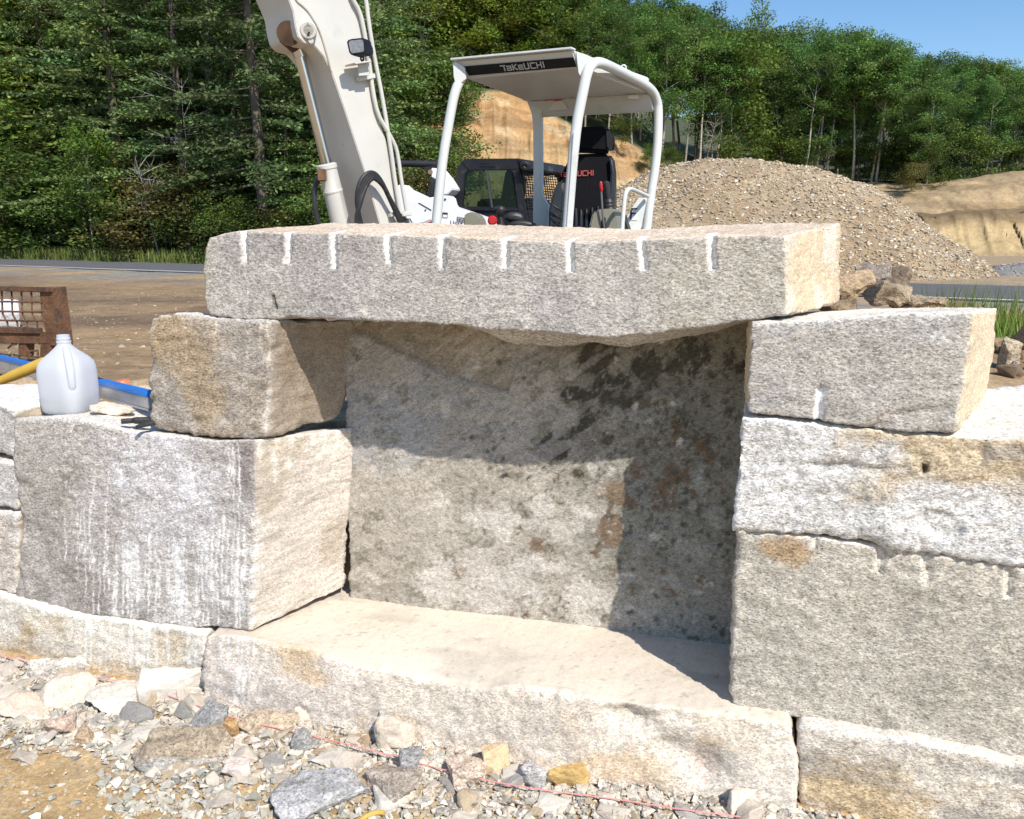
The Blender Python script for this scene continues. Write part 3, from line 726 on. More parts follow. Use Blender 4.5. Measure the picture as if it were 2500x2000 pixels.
# road and its edge line
RD = np.array([.864, -.503])
def roadstrip(name, o0, o1, zoff, m, s0=-400, s1=300, jag=0.0):
    t = np.linspace(s0, s1, 240)
    a = np.array([RN * (o0 + jag * float(mnoise(Vector((k * .9, 3, 0))))) + RD * k for k in t]); b = np.array([RN * o1 + RD * k for k in t])
    V = np.concatenate([np.c_[a, np.full(len(t), EY - .95 + zoff)], np.c_[b, np.full(len(t), EY - .95 + zoff)]])
    n = len(t); q = np.array([(i, i + 1, n + i + 1, n + i) for i in range(n - 1)])
    return tag(link(name, mesh_np(name, V, q, m)), kind='structure')
ASPH = mat('asphalt', (.115, .113, .115), .9, var=.1, scale=3, bump=.4, bscale=120)
roadstrip('road', 13.55, 17.7, .012, ASPH, jag=.06)
roadstrip('road_edge_line', 13.78, 13.92, .017, mat('road_paint', (.72, .71, .68), .7, var=.12, scale=6))

# ------------------------------------------------------------------ hillside with the sandy cuts (fan of columns away from the camera)
# per column (photo x): distance of foot, distance of cut top, height of cut top above the eye, slope of the wooded hill behind
HP = np.array([
 (-900, 48, 50, -.6, .36), (0, 38, 40, -.75, .36), (500, 31, 33, -.8, .36), (850, 27, 31, -.5, .34), (1000, 27, 35, 3.4, .36), (1110, 28, 40, 6.2, .36), (1230, 29, 42, 6.5, .34), (1300, 29, 42, 5.9, .32),
 (1400, 29.5, 42, 5.0, .28), (1520, 30, 43, 4.4, .22), (1600, 31, 44, 3.6, .16), (1680, 32, 46, 2.8, .17), (1800, 34, 50, 2.6, .17), (2000, 36, 52, 2.8, .17), (2100, 36, 50, 2.9, .17), (2230, 36, 47, 2.7, .16),
 (2330, 36, 46, 2.9, .15), (2420, 36, 46, 3.2, .14), (2500, 36, 46, 3.3, .12), (2800, 37, 47, 3.2, .1), (3600, 40, 50, 2.6, .08)])
def hp(px): return [np.interp(px, HP[:, 0], HP[:, k]) for k in (1, 2, 3, 4)]
cpx = np.concatenate([np.linspace(-900, 950, 60), np.linspace(960, 2600, 620), np.linspace(2620, 3600, 30)])
rt = np.concatenate([np.linspace(-.06, 1, 100), 1 + np.linspace(.02, 1, 34) ** 1.6 * 8])
def hill_pt(px, t):
    f, tp, zt, sl = hp(px)
    px_, t_ = np.broadcast_arrays(np.asarray(px, float), np.asarray(t, float))
    Y = np.where(t_ <= 1, f + (tp - f) * t_, tp + (t_ - 1) * 22)
    x = (px_ - 1250) / FPX * Y
    P = np.stack([x, Y, x * 0], -1)
    tt = np.clip(t_, 0, 1)
    # right bank: steep yellow face, dark shelf, upper slope
    rb = sstep(2000, 2120, px_)
    prof = (1 - rb) * (tt * .75 + .25 * sstep(.25, .95, tt + .1 * fbm(P * .35, 3, 4))) + rb * (.47 * sstep(.0, .16, tt) + .03 * sstep(.16, .40, tt) + .33 * sstep(.42, .72, tt) + .17 * sstep(.7, 1, tt))
    z = -1.0 + (zt + 1.0) * prof
    z = z + np.where(t_ > 1, (Y - tp) * sl * .9, 0)
    cut = sstep(950, 1080, px_) * sstep(-.02, .08, t_) * (1 - sstep(.9, 1.1, t_))
    gul = np.abs(fbm(np.stack([x * .55, x * 0 + .2 * z, x * 0], -1), 3, 13)) + .5 * np.abs(fbm(np.stack([x * 1.7, z * .3, x * 0], -1), 2, 17))
    wq = x + .5 * fbm(np.stack([x * .8, z * .9, x * 0], -1), 3, 51) - .25 * (z - .2) * np.sin(x * .8)
    nar = np.exp(-np.abs(fbm(np.stack([wq * .9, x * 0 + .1 * z, x * 0], -1), 2, 37)) / .022) + .7 * np.exp(-np.abs(fbm(np.stack([wq * 2.1, x * 0 + .25 * z, x * 0], -1), 3, 41)) / .02)
    nar = nar * sstep(-.25, .2, fbm(np.stack([x * .6, z * 1.1, x * 0], -1), 3, 57))
    Y = Y + cut * (1.5 * gul * (1 - rb) + (.5 * gul + .42 * nar * (tt < .22)) * rb + .25 * nar * (1 - rb))
    z = z + cut * .25 * fbm(P * .8, 4, 23) + np.where(t_ > 1, .5 * fbm(P * .15, 3, 6), 0)
    return (px_ - 1250) / FPX * Y, Y, z + EY
PX, TT = np.meshgrid(cpx, rt, indexing='ij')
hx, hy, hz = hill_pt(PX.ravel(), TT.ravel())
pxr, ttr = PX.ravel(), TT.ravel()
P3 = np.stack([hx, hy, hz], -1)
c = np.zeros(P3.shape) + np.array([.45, .30, .145])
c = mix(c, (.42, .215, .085), sstep(.55, .95, ttr + .25 * fbm(P3 * .5, 3, 3)) * sstep(1700, 1450, pxr) * .55)
c = mix(c, (.52, .40, .24), sstep(.0, .35, fbm(P3 * np.array([.5, .5, 1.2]), 4, 9)) * .8)
c = mix(c, (.30, .19, .10), sstep(.15, .45, fbm(P3 * np.array([.4, .4, .9]) + 4, 4, 12)) * .6)
rb = sstep(1990, 2100, pxr)
c = mix(c, (.43, .325, .175), rb * sstep(.2, .1, ttr) * .9)
c = mix(c, (.19, .135, .075), rb * sstep(.085, .115, ttr + .02 * fbm(P3 * .5, 3, 43)) * sstep(.52, .42, ttr) * .95)
c = mix(c, (.37, .275, .165), rb * sstep(.45, .55, ttr) * .8)
lay = fbm(np.stack([P3[:, 0] * .12, P3[:, 1] * .12, P3[:, 2] * 3.2], -1), 3, 61)
c = mix(c, c * .72, sstep(.08, .3, lay) * (ttr < 1) * .8)
c = mix(c, (.075, .085, .04), sstep(1.0, 1.06, ttr + .05 * fbm(P3 * .6, 3, 31)))
lw = sstep(1060, 960, pxr); c = mix(c, (.07, .085, .035), lw)
idx = np.arange(PX.size).reshape(PX.shape)
Q = np.stack([idx[:-1, :-1], idx[1:, :-1], idx[1:, 1:], idx[:-1, 1:]], -1).reshape(-1, 4)
tag(link('hillside', mesh_np('hillside', P3, Q, SANDFAR, c)), kind='structure')

# ------------------------------------------------------------------ loose stones
def rock_mesh(name, seed, sx, sy, sz, m, col, sub=3, rough=.05, npts=13, flat=0.0, tip=None, spk=1.0):
    r = np.random.default_rng(seed)
    p = r.normal(size=(npts, 3)); p /= np.linalg.norm(p, axis=1, keepdims=True)
    p = np.sign(p) * np.abs(p) ** .65
    p[:, 2] = np.clip(p[:, 2] * 1.25, -.9, .9 - flat)
    bm = bmesh.new()
    for q in p: bm.verts.new((q[0] * sx / 1.75, q[1] * sy / 1.75, q[2] * sz / 1.75))
    g = bmesh.ops.convex_hull(bm, input=bm.verts[:])
    bmesh.ops.delete(bm, geom=[v for v in bm.verts if not v.link_faces], context='VERTS')
    bmesh.ops.recalc_face_normals(bm, faces=bm.faces[:])
    if sub:
        bmesh.ops.bevel(bm, geom=bm.edges[:], offset=.05 * min(sx, sy, sz), segments=1, affect='EDGES', clamp_overlap=True)
        bmesh.ops.triangulate(bm, faces=bm.faces[:])
        for _ in range(sub):
            lim = max(sx, sy, sz) / (5 if sub == 1 else 12)
            ed = [e for e in bm.edges if e.calc_length() > lim]
            if not ed: break
            bmesh.ops.subdivide_edges(bm, edges=ed, cuts=1, use_grid_fill=False)
            bmesh.ops.triangulate(bm, faces=[f for f in bm.faces if len(f.verts) > 3])
    bmesh.ops.recalc_face_normals(bm, faces=bm.faces[:]); bm.normal_update()
    V = np.array([v.co for v in bm.verts]); N = np.array([v.normal for v in bm.verts])
    if sub:
        L = max(sx, sy, sz)
        V = V + N * (rough * L * (fbm(V / L * 4 + seed, 3, seed) + .6 * fbm(V / L * 11 + seed, 3, seed + 1)))[:, None]
    V[:, 2] -= V[:, 2].min()
    fc = [tuple(v.index for v in f.verts) for f in bm.faces]; bm.free()
    c = np.zeros_like(V) + np.array(col)
    c *= (1 + .22 * fbm(V * (.5 / max(sx, .02)) * 6 + seed, 4, seed + 2))[:, None]
    if tip is not None: c = mix(c, tip, sstep(.35, .75, N[:, 2] + .4 * fbm(V * 30, 3, seed)))
    tri = np.array([f for f in fc if len(f) == 3]); 
    me = mesh_np(name, V, tri, m, c, smooth=True, alpha=np.full(len(V), spk))
    me.set_sharp_from_angle(angle=math.radians(28))
    return me
GZ = lambda x, y: float(Hground(np.array([x]), np.array([y]))[0])
def ground_hit(px, py, z=.04):
    for _ in range(4):
        p = onz(px, py, z); z = GZ(p[0], p[1])
    return p, z
def px_rock(name, label, x0, y0, x1, y1, col, seed, group=None, m=None, tall=None, rz=0, tip=None, dep=.8, tilt=(0, 0), cat='stone', spk=1.0, rough=.05, npts=13, lift=0.0):
    cx = (x0 + x1) / 2
    p, z = ground_hit(cx, y1 - .12 * (y1 - y0), .04)
    k = p[1] / FPX / CT
    w = (x1 - x0) * k; hp_ = (y1 - y0) * k
    h = tall if tall else max(.25 * w, hp_ * .62)
    d = dep * w
    me = rock_mesh(name, seed, w * 1.05, d, h * 1.2, m or ROCK, col, tip=tip, spk=spk, rough=rough, npts=npts)
    o = link(name, me, None, (p[0], p[1] + d * .38, z - .14 * h + lift)); o.rotation_euler = (tilt[0], tilt[1], rz)
    return tag(o, label, cat, group)
GREYG = (.40, .39, .39); PK = (.64, .56, .48); CRM = (.66, .58, .47)
R1 = 'larger stones in the rubble at the wall foot'
px_rock('flat_stone', 'long flat speckled grey slab with a brown top on the sand edge', 317, 1790, 590, 1888, (.37, .35, .32), 5, R1, tall=.06, dep=.45, tip=(.37, .30, .22), rz=.10, npts=16, tilt=(.14, -.05))
px_rock('stone', 'dark grey angular chunk just above the long brown-topped slab', 445, 1748, 550, 1810, (.34, .33, .32), 12, R1, tall=.07)
px_rock('stone', 'small rusty orange stone on the end of the long grey slab', 540, 1772, 582, 1822, (.46, .28, .13), 13, R1, tall=.05, lift=.01)
px_rock('stone', 'large white dished chunk leaning at the joint of the base stones', 316, 1646, 504, 1728, (.62, .57, .50), 23, R1, tall=.08, dep=.5, tilt=(.1, .12), spk=.3, npts=11)
px_rock('flat_stone', 'large blue-grey slab at the bottom edge of the photo', 655, 1905, 888, 2015, (.45, .44, .435), 25, R1, tall=.05, dep=.75, npts=15, rz=.3)
px_rock('flat_stone', 'brown and grey slab beside the large blue-grey slab', 885, 1880, 1038, 1975, (.45, .38, .31), 27, R1, tall=.06, dep=.7, rz=-.4)
px_rock('stone', 'grey block leaning on the brown and grey slab', 970, 1860, 1038, 1918, (.37, .36, .35), 29, R1, tall=.06, lift=.015)
px_rock('stone', 'blocky cream rock against the left part of the seat slab', 698, 1729, 802, 1780, CRM, 31, R1, tall=.075, spk=.4)
px_rock('stone', 'light grey rounded rock against the seat slab beside a cream wedge', 888, 1762, 968, 1815, (.52, .47, .42), 33, R1, tall=.075)
px_rock('stone', 'cream wedge of rock lying against the seat slab', 910, 1770, 1012, 1845, (.66, .57, .46), 35, R1, tall=.075, spk=.4)
px_rock('stone', 'bright ochre yellow brick-like rock on the pink string', 1336, 1884, 1438, 1936, (.56, .38, .15), 37, R1, tall=.055, dep=.5, spk=.5, npts=18, rough=.03)
px_rock('stone', 'pale tan rounded rock left of the ochre rock', 1172, 1850, 1246, 1908, (.60, .46, .29), 39, R1, tall=.07, spk=.5, npts=18, rough=.03)
px_rock('stone', 'grey-white rock between the ochre rock and the rounded tan rock', 1266, 1886, 1334, 1938, (.52, .50, .48), 41, R1, tall=.06)
px_rock('stone', 'pale pointed rock at the left edge touching the base stone', -8, 1545, 62, 1590, (.68, .62, .54), 43, R1, tall=.07, spk=.4)
px_rock('flat_stone', 'long pale slab near the left edge under the pink string', 66, 1625, 202, 1667, (.60, .55, .48), 45, R1, tall=.045, dep=.5)
px_rock('flat_stone', 'thin white flake against the left base stone', 180, 1606, 256, 1638, (.70, .66, .60), 47, R1, tall=.035, spk=.4)
px_rock('stone', 'cream boulder with a rusty underside left of the white dished chunk', 88, 1682, 212, 1740, (.66, .57, .47), 49, R1, tall=.08, spk=.5)
px_rock('flat_stone', 'flat pink slab at the left edge of the gravel', -20, 1728, 118, 1765, (.66, .54, .44), 51, R1, tall=.04, spk=.4)
px_rock('stone', 'pink and orange stone on the gravel below the flat pink slab', 98, 1768, 180, 1808, (.62, .47, .38), 53, R1, tall=.05)
px_rock('stone', 'broad pale cream boulder below the white dished chunk', 192, 1692, 338, 1750, (.67, .61, .53), 55, R1, tall=.08, spk=.4)
px_rock('flat_stone', 'flat rusty brown plate beside the small rusty stone', 576, 1760, 722, 1800, (.50, .40, .29), 57, R1, tall=.03, dep=.5)
px_rock('stone', 'small slate grey block in the middle of the rubble', 700, 1806, 764, 1845, (.38, .37, .355), 59, R1, tall=.045)
px_rock('stone', 'pinkish white flake lying on the sand edge', 533, 1876, 610, 1911, (.66, .56, .50), 61, R1, tall=.04, spk=.4)
px_rock('flat_stone', 'flat tan pink stone under the taut pink string', 1080, 1882, 1192, 1931, (.60, .48, .38), 63, R1, tall=.045)
px_rock('flat_stone', 'broad cream stone at the foot of the seat slab near the bottom edge', 1784, 1958, 1880, 2012, (.66, .56, .47), 65, R1, tall=.05, spk=.4)
px_rock('stone', 'orange tan stone with a flat face left of the white dished chunk', 174, 1786, 228, 1824, (.52, .39, .26), 67, R1, tall=.045)

# filler rubble: a dozen meshes per colour, each stone an object of its own
FILL = [('pale cream stone chip in the rubble along the wall foot', 'pale stone chips', [(.60, .53, .445), (.56, .49, .41), (.62, .57, .50)], 185, .6),
        ('grey stone chip in the rubble along the wall foot', 'grey stone chips', [(.44, .415, .38), (.50, .47, .43), (.38, .36, .33)], 36, 1.0),
        ('tan brown stone chip in the rubble along the wall foot', 'tan stone chips', [(.54, .43, .30), (.50, .38, .26), (.58, .48, .36)], 28, .8)]
rr = np.random.default_rng(5)
def base_v(u):      # how far the rubble reaches out from the wall foot
    return -.10
for lab, grp, cols, cnt, spk in FILL:
    protos = [rock_mesh('stone_chip', int(rr.integers(1e6)), 1.0, rr.uniform(.5, .9), rr.uniform(.18, .42), ROCK, cols[k % 3], sub=2, rough=.045, spk=spk) for k in range(9)]
    for k in range(cnt):
        u = rr.uniform(-1.15, 1.55)
        tmax = np.interp(u, [-1.1, -.6, -.1, .5, 1.5], [.42, .40, .36, .36, .30])
        v = -.10 - tmax * rr.beta(1.0, 1.7) + (.02 if u < .1 else -.02)
        sz = (.028 + .085 * rr.random() ** 1.6) * (1.15 if u < 0 else .95)
        p = uvz(u, v, 0); z = GZ(p[0], p[1])
        o = link('stone_chip', protos[k % 9], None, (p[0], p[1], z - .06 * sz)); o.scale = (sz, sz, sz * rr.uniform(.7, 1.1))
        o.rotation_euler = (rr.normal() * .25, rr.normal() * .25, rr.uniform(0, 6.28))
        tag(o, lab, 'stone', grp)

# gravel: far too many to count
def scatter(name, n, place, smin, smax, palette, m, parent=None, seed=1, kind='stuff', flat=.65, smooth=False, power=2.0):
    r = np.random.default_rng(seed)
    base = []
    for k in range(14):
        bm = bmesh.new(); q = r.normal(size=(9, 3)); q /= np.linalg.norm(q, axis=1, keepdims=True)
        for p in q: bm.verts.new(p * r.uniform(.75, 1))
        bmesh.ops.convex_hull(bm, input=bm.verts[:]); bmesh.ops.delete(bm, geom=[v for v in bm.verts if not v.link_faces], context='VERTS')
        bmesh.ops.triangulate(bm, faces=bm.faces[:]); bmesh.ops.recalc_face_normals(bm, faces=bm.faces[:]); bm.verts.index_update()
        base.append((np.array([v.co for v in bm.verts]), np.array([[v.index for v in f.verts] for f in bm.faces]))); bm.free()
    X = place(r, n); n = len(X)
    Vs, Fs, Cs = [], [], []; off = 0
    pal = np.array([p[:3] for p in palette]); pw = np.array([p[3] for p in palette]); pw = pw / pw.sum()
    pick = r.choice(len(pal), n, p=pw); which = r.integers(0, 14, n)
    for b in range(14):
        sel = np.where(which == b)[0]
        if not len(sel): continue
        bv, bf = base[b]; k = len(sel)
        s = (smin + (smax - smin) * r.random(k) ** power)[:, None] * .5
        sc = np.c_[s * r.uniform(.8, 1.3, (k, 1)), s * r.uniform(.7, 1.1, (k, 1)), s * flat * r.uniform(.7, 1.2, (k, 1))]
        a = r.uniform(0, 6.283, k); t = r.normal(size=k) * .4
        v = bv[None] * sc[:, None]
        y = v[..., 1] * np.cos(t)[:, None] - v[..., 2] * np.sin(t)[:, None]; z = v[..., 1] * np.sin(t)[:, None] + v[..., 2] * np.cos(t)[:, None]
        x = v[..., 0] * np.cos(a)[:, None] - y * np.sin(a)[:, None]; y2 = v[..., 0] * np.sin(a)[:, None] + y * np.cos(a)[:, None]
        V = np.stack([x, y2, z], -1) + X[sel][:, None]
        Vs.append(V.reshape(-1, 3)); Fs.append((bf[None] + (np.arange(k) * len(bv))[:, None, None] + off).reshape(-1, 3)); off += k * len(bv)
        cc = pal[pick[sel]] * r.uniform(.78, 1.2, (k, 1)); Cs.append(np.repeat(cc, len(bv), 0))
    me = mesh_np(name, np.concatenate(Vs), np.concatenate(Fs), m, np.concatenate(Cs), smooth=smooth)
    o = link(name, me, parent)
    if kind: o['kind'] = kind
    return o
def pl_gravel(r, n):
    u = r.uniform(-1.5, 1.8, n); v = -.06 - .62 * r.random(n)
    lim = np.interp(u, [-1.5, -.75, -.3, .0, .5, 1.8], [-.37, -.38, -.42, -.56, -.75, -.75]) + .07 * vn(np.stack([u * 7, v * 0, v * 0], -1), 3)
    keep = (v > lim) | (r.random(n) < .06)
    p = WA + WU * u[:, None] + WN * v[:, None]; p = p[keep]
    return np.c_[p, Hground(p[:, 0], p[:, 1]) + r.uniform(-.002, .012, len(p))]
GPAL = [(.50, .465, .385, 3), (.42, .405, .345, 3), (.57, .53, .45, 2.5), (.60, .52, .41, 1.6), (.33, .32, .295, 1.2), (.50, .40, .27, .9), (.66, .61, .53, 1.8)]
scatter('gravel', 13000, pl_gravel, .011, .046, GPAL, GRAVEL, seed=3)
def pl_debris(r, n):
    u = r.uniform(-1.5, 1.7, n); v = -.07 - np.interp(u, [-1.5, -.6, .2, 1.7], [.36, .34, .30, .22]) * r.random(n) ** 1.4
    p = WA + WU * u[:, None] + WN * v[:, None]
    return np.c_[p, Hground(p[:, 0], p[:, 1]) + r.uniform(.0, .012, n)]
scatter('stone_debris', 3400, pl_debris, .014, .062, [(.60, .53, .44, 4), (.53, .46, .38, 2), (.64, .59, .52, 2), (.44, .40, .35, 1.3), (.52, .40, .27, .7)], ROCK, seed=14, flat=.42, power=1.8)
def pl_grit(r, n):
    u = r.uniform(-1.6, 1.0, n); v = -.36 - .5 * r.random(n)
    p = WA + WU * u[:, None] + WN * v[:, None]
    return np.c_[p, Hground(p[:, 0], p[:, 1]) + r.uniform(-.003, .003, len(p))]
scatter('sand_grit', 9000, pl_grit, .004, .020, [(.50, .36, .19, 4), (.42, .30, .16, 3), (.58, .46, .30, 2), (.38, .35, .30, 1), (.62, .54, .44, .7)], GRAVEL, seed=4, power=3)
def pl_yard(r, n):
    x = r.uniform(-9, 4, n); y = 2.9 + 11 * r.random(n) ** 1.4
    k = wv(x, y) > .5
    x, y = x[k], y[k]; return np.c_[x, y, Hground(x, y)]
scatter('yard_grit', 9000, pl_yard, .008, .05, [(.42, .32, .20, 3), (.34, .25, .15, 3), (.52, .44, .33, 2), (.40, .37, .32, 1.5)], GRAVEL, seed=6, power=3)

# chalk line along the wall foot
PINK = mat('pink_cord', (.80, .30, .27), .7, var=.1)
sp_ = [(-40, 1590), (60, 1612), (140, 1640), (250, 1655), (340, 1675), (470, 1718), (540, 1745), (640, 1770), (760, 1795), (900, 1830), (1040, 1868), (1180, 1905), (1330, 1930), (1500, 1950), (1650, 1975), (1820, 1995), (2000, 2030)]
pts = []
for k, (a, b) in enumerate(sp_):
    p, z = ground_hit(a, b); q = onz(a, b, z + .028 + .012 * math.sin(k * 2.3)); pts.append(q)
tag(MB().tube(pts, .0017, 6, sub=2).build('string_line', PINK), 'faded pink string line lying over the rubble along the wall', 'string')
pts = [ground_hit(a, b)[0] + np.array([0, 0, .02]) for a, b in ((862, 2050), (878, 2022), (900, 2006), (924, 2000), (938, 2002))]
tag(MB().tube(pts, .006, 8, sub=2).build('yellow_cord', mat('yellow_cord', (.62, .42, .10), .6)), 'loop of thick yellow cord at the bottom edge of the gravel', 'cord')

# ------------------------------------------------------------------ things on and behind the left stones
ZT = F(300, 1040, 0)[1]                                         # top of the big left block
def jug():
    base = onz(175, 1003, .862)
    J = thing('water_jug', 'translucent white plastic gallon jug without its cap, standing on the left block', 'jug', base, rz=0)
    # rounded square section turned on its corner, handle corner towards the camera
    toCam = math.atan2(-base[1], -base[0]); 
    zs = [0, .004, .012, .03, .08, .13, .150, .165, .182, .200, .214, .222, .230]
    rs = [.9 * q_ for q_ in (.070, .078, .0835, .086, .088, .088, .086, .081, .067, .046, .031, .0235, .0225)]
    n = 72; V = []; 
    for z, r in zip(zs, rs):
        sq = sstep(.222, .16, np.array(z)) 
        for k in range(n):
            a = 2 * math.pi * k / n
            q = (abs(math.cos(a)) ** 4.5 + abs(math.sin(a)) ** 4.5) ** (-1 / 4.5)    # squircle with corners at 45 degrees
            rad = r * ((1 - sq) + sq * q * .93)
            da = (a - math.pi / 4 + math.pi) % (2 * math.pi) - math.pi
            rad *= 1 - .34 * math.exp(-(da / .27) ** 2) * float(sstep(.075, .10, np.array(z)) * sstep(.212, .19, np.array(z)))
            b = a - math.pi / 4 + toCam + .12
            V.append((rad * math.cos(b), rad * math.sin(b), z))
    m = len(zs)
    Fq = np.array([(i * n + k, i * n + (k + 1) % n, (i + 1) * n + (k + 1) % n, (i + 1) * n + k) for i in range(m - 1) for k in range(n)])
    fan = np.array([(0, (k + 1), k) for k in range(1, n - 1)])
    plastic = bpy.data.materials.new('milky_plastic'); nn, ll, b = nodes(plastic)
    b.inputs['Base Color'].default_value = (.93, .935, .95, 1); b.inputs['Roughness'].default_value = .36
    tr = nn.new('ShaderNodeBsdfTranslucent'); tr.inputs[0].default_value = (.86, .89, .95, 1)
    tp = nn.new('ShaderNodeBsdfTransparent'); tp.inputs[0].default_value = (.93, .95, 1, 1)
    m1 = nn.new('ShaderNodeMixShader'); m1.inputs[0].default_value = .55
    m2 = nn.new('ShaderNodeMixShader'); m2.inputs[0].default_value = .10
    ll.new(b.outputs[0], m1.inputs[1]); ll.new(tr.outputs[0], m1.inputs[2]); ll.new(m1.outputs[0], m2.inputs[1]); ll.new(tp.outputs[0], m2.inputs[2]); ll.new(m2.outputs[0], nn['Material Output'].inputs[0])
    me = mesh_np('body', np.array(V), [Fq, fan], plastic); o = link('body', me, J)
    me.validate()
    def P(r, z, da=0.0): b = toCam + .12 + da; return base + np.array([r * math.cos(b), r * math.sin(b), z])
    MB().tube([P(.027, .212), P(.050, .200), P(.071, .178), P(.082, .150), P(.085, .12), P(.082, .095), P(.068, .082)], [.010, .0125, .0125, .012, .0115, .0115, .013], 12, sub=2).build('handle', plastic, J)
    nk = MB(); 
    for z, r, h in ((.229, .0225, .006), (.236, .0195, .018), (.241, .0215, .003)):
        nk.tube([base + np.array([0, 0, z]), base + np.array([0, 0, z + h])], r, 20, cap=False)
    nk.build('neck', plastic, J)
    # the little water left inside
    wt = MB(); ring0 = []; ring1 = []
    for k in range(32):
        a = 2 * math.pi * k / 32; q = (abs(math.cos(a)) ** 4.5 + abs(math.sin(a)) ** 4.5) ** (-1 / 4.5) * .93
        bb = a - math.pi / 4 + toCam + .12
        ring0.append(base + np.array([.068 * q * math.cos(bb), .068 * q * math.sin(bb), .004])); ring1.append(base + np.array([.074 * q * math.cos(bb), .074 * q * math.sin(bb), .055]))
    wt.add(ring0 + ring1, [tuple(range(31, -1, -1)), tuple(range(32, 64))] + [(k, (k + 1) % 32, 32 + (k + 1) % 32, 32 + k) for k in range(32)])
    wm = bpy.data.materials.new('water'); nn, ll, b = nodes(wm)
    b.inputs['Base Color'].default_value = (.86, .90, .93, 1); b.inputs['Roughness'].default_value = .05; setin(b, 'Transmission Weight', .85); b.inputs['IOR'].default_value = 1.33
    wt.build('water', wm, J)
jug()
def on_top(px, py, z=.865): return onz(px, py, z)
p = on_top(268, 1012); o = link('flat_stone', rock_mesh('flat_stone', 71, .145, .07, .032, ROCK, (.70, .60, .49), spk=.5), None, p - np.array([0, -.02, .006])); o.rotation_euler = (0, .05, -.1)
tag(o, 'flat pinkish stone lying on the left block beside the plastic jug', 'stone')
p = on_top(108, 998); o = link('stone', rock_mesh('stone', 73, .03, .03, .028, ROCK, (.7, .68, .64), spk=.3), None, p - np.array([0, -.01, .004]))
tag(o, 'tiny white stone chip at the left foot of the plastic jug', 'stone')
STEEL = mat('dark_steel', (.055, .058, .06), .55, .6, grime=(.12, .09, .07), gscale=20, bump=.2)
zt = .868
tag(MB().tube([onz(297, 1029, zt + .008), onz(325, 1027, zt + .009), onz(332, 1027, zt + .011), onz(380, 1026, zt + .011)], [.0085, .0085, .011, .011], 10).build('steel_rod', STEEL), 'short dark steel rod with a round end lying beside the tan cap block', 'tool')
tag(MB().tube([onz(333, 1043, zt + .006), onz(352, 1036, zt + .008), onz(385, 1030, zt + .008)], [.005, .009, .010], 8).build('chisel', STEEL), 'dark pointed chisel half hidden in front of the steel rod', 'tool')

# spirit level lying on the dirt behind the blocks
A_, B_ = onz(-90, 876, .80), onz(372, 1003, .872)
dx = (B_ - A_); L = np.linalg.norm(dx); dx /= L; upv = np.array([0, 0, 1.0]); sdv = np.cross(dx, upv); sdv /= np.linalg.norm(sdv); upv = np.cross(sdv, dx)
LVL = thing('spirit_level', 'long aluminium spirit level with a bright blue top edge behind the plastic jug', 'spirit level', tuple((A_ + B_) / 2))
c = (A_ + B_) / 2
ALU = mat('aluminium', (.62, .62, .64), .42, .75, var=.1, scale=14, grime=(.45, .42, .38), gscale=9)
BLUE = mat('blue_paint', (.02, .22, .72), .35, var=.1)
MB().box(c + upv * .026, dx * L / 2, sdv * .010, upv * .019).build('rail', ALU, LVL, bevel=.002)
MB().box(c + upv * .056, dx * L / 2, sdv * .013, upv * .0105).build('top_edge', BLUE, LVL, bevel=.003)
MB().box(c + upv * .003, dx * L / 2, sdv * .013, upv * .0035).build('bottom_edge', ALU, LVL, bevel=.001)
q = A_ + dx * (L * .80)
MB().box(q + upv * .0575, dx * .045, sdv * .0125, upv * .0105).build('vial_block', mat('dark_plastic', (.02, .025, .05), .35), LVL, bevel=.003)
# sledge hammer
hb = onz(-70, 960, GZ(-2.1, 3.3) + .03); he = at(112, 884, 3.12)
HM = thing('sledge_hammer', 'sledge hammer with a yellow handle propped up left of the plastic jug', 'hammer', tuple(hb))
d = (he - hb) / np.linalg.norm(he - hb)
MB().tube([hb + d * .05, hb + (he - hb) * .5, hb + (he - hb) * .58, he - d * .012, he], [.017, .019, .021, .023, .019], 14).build('handle', mat('yellow_handle', (.58, .36, .05), .55, grime=(.30, .20, .08), gscale=14), HM)
sx_ = np.cross(d, [0, 0, 1.0]); sx_ /= np.linalg.norm(sx_)
MB().tube([hb - sx_ * .09 + d * .04, hb - sx_ * .075 + d * .04, hb + sx_ * .075 + d * .04, hb + sx_ * .09 + d * .04], [.026, .032, .032, .026], 8).build('head', STEEL, HM)
p = onz(300, 940, GZ(-1.7, 3.5))
cap = MB(); cap.tube([p, p + np.array([0, 0, .012]), p + np.array([0, 0, .022]), p + np.array([0, 0, .026])], [.036, .036, .030, .012], 18); tag(cap.build('lid', mat('orange_plastic', (.72, .20, .09), .45)), 'small round orange plastic lid on the dirt behind the spirit level', 'lid')
s0, s1 = onz(316, 945, GZ(-1.6, 3.4) + .02), onz(420, 938, GZ(-1.4, 3.4) + .02)
tag(MB().tube([s0, s0 * .6 + s1 * .4, s1], [.026, .03, .024], 9).build('driftwood', mat('grey_wood', (.36, .27, .17), .9, var=.3, scale=30, bump=.5)), 'short grey wooden log lying behind the spirit level', 'log')
for k, (px, py, w, lab) in enumerate(((62, 960, .19, 'flat sandy slab lying on the dirt behind the far left blocks'), (25, 800, .30, 'white boulder seen through the rusty mesh guard'), (330, 968, .16, 'flat tan stone under the right end of the spirit level'), (112, 905, .10, 'small pale stone under the yellow hammer handle'), (20, 985, .07, 'small brown stone behind the far left stack'))):
    p, z = ground_hit(px, py, .8); o = link('stone', rock_mesh('stone', 200 + k, w, w * .7, w * (.9 if k == 1 else .3), ROCK, ((.50, .37, .23), (.72, .72, .74), (.54, .42, .29), (.6, .5, .4), (.36, .26, .17))[k], spk=.5), None, (p[0], p[1], z - .01)); tag(o, lab, 'stone')

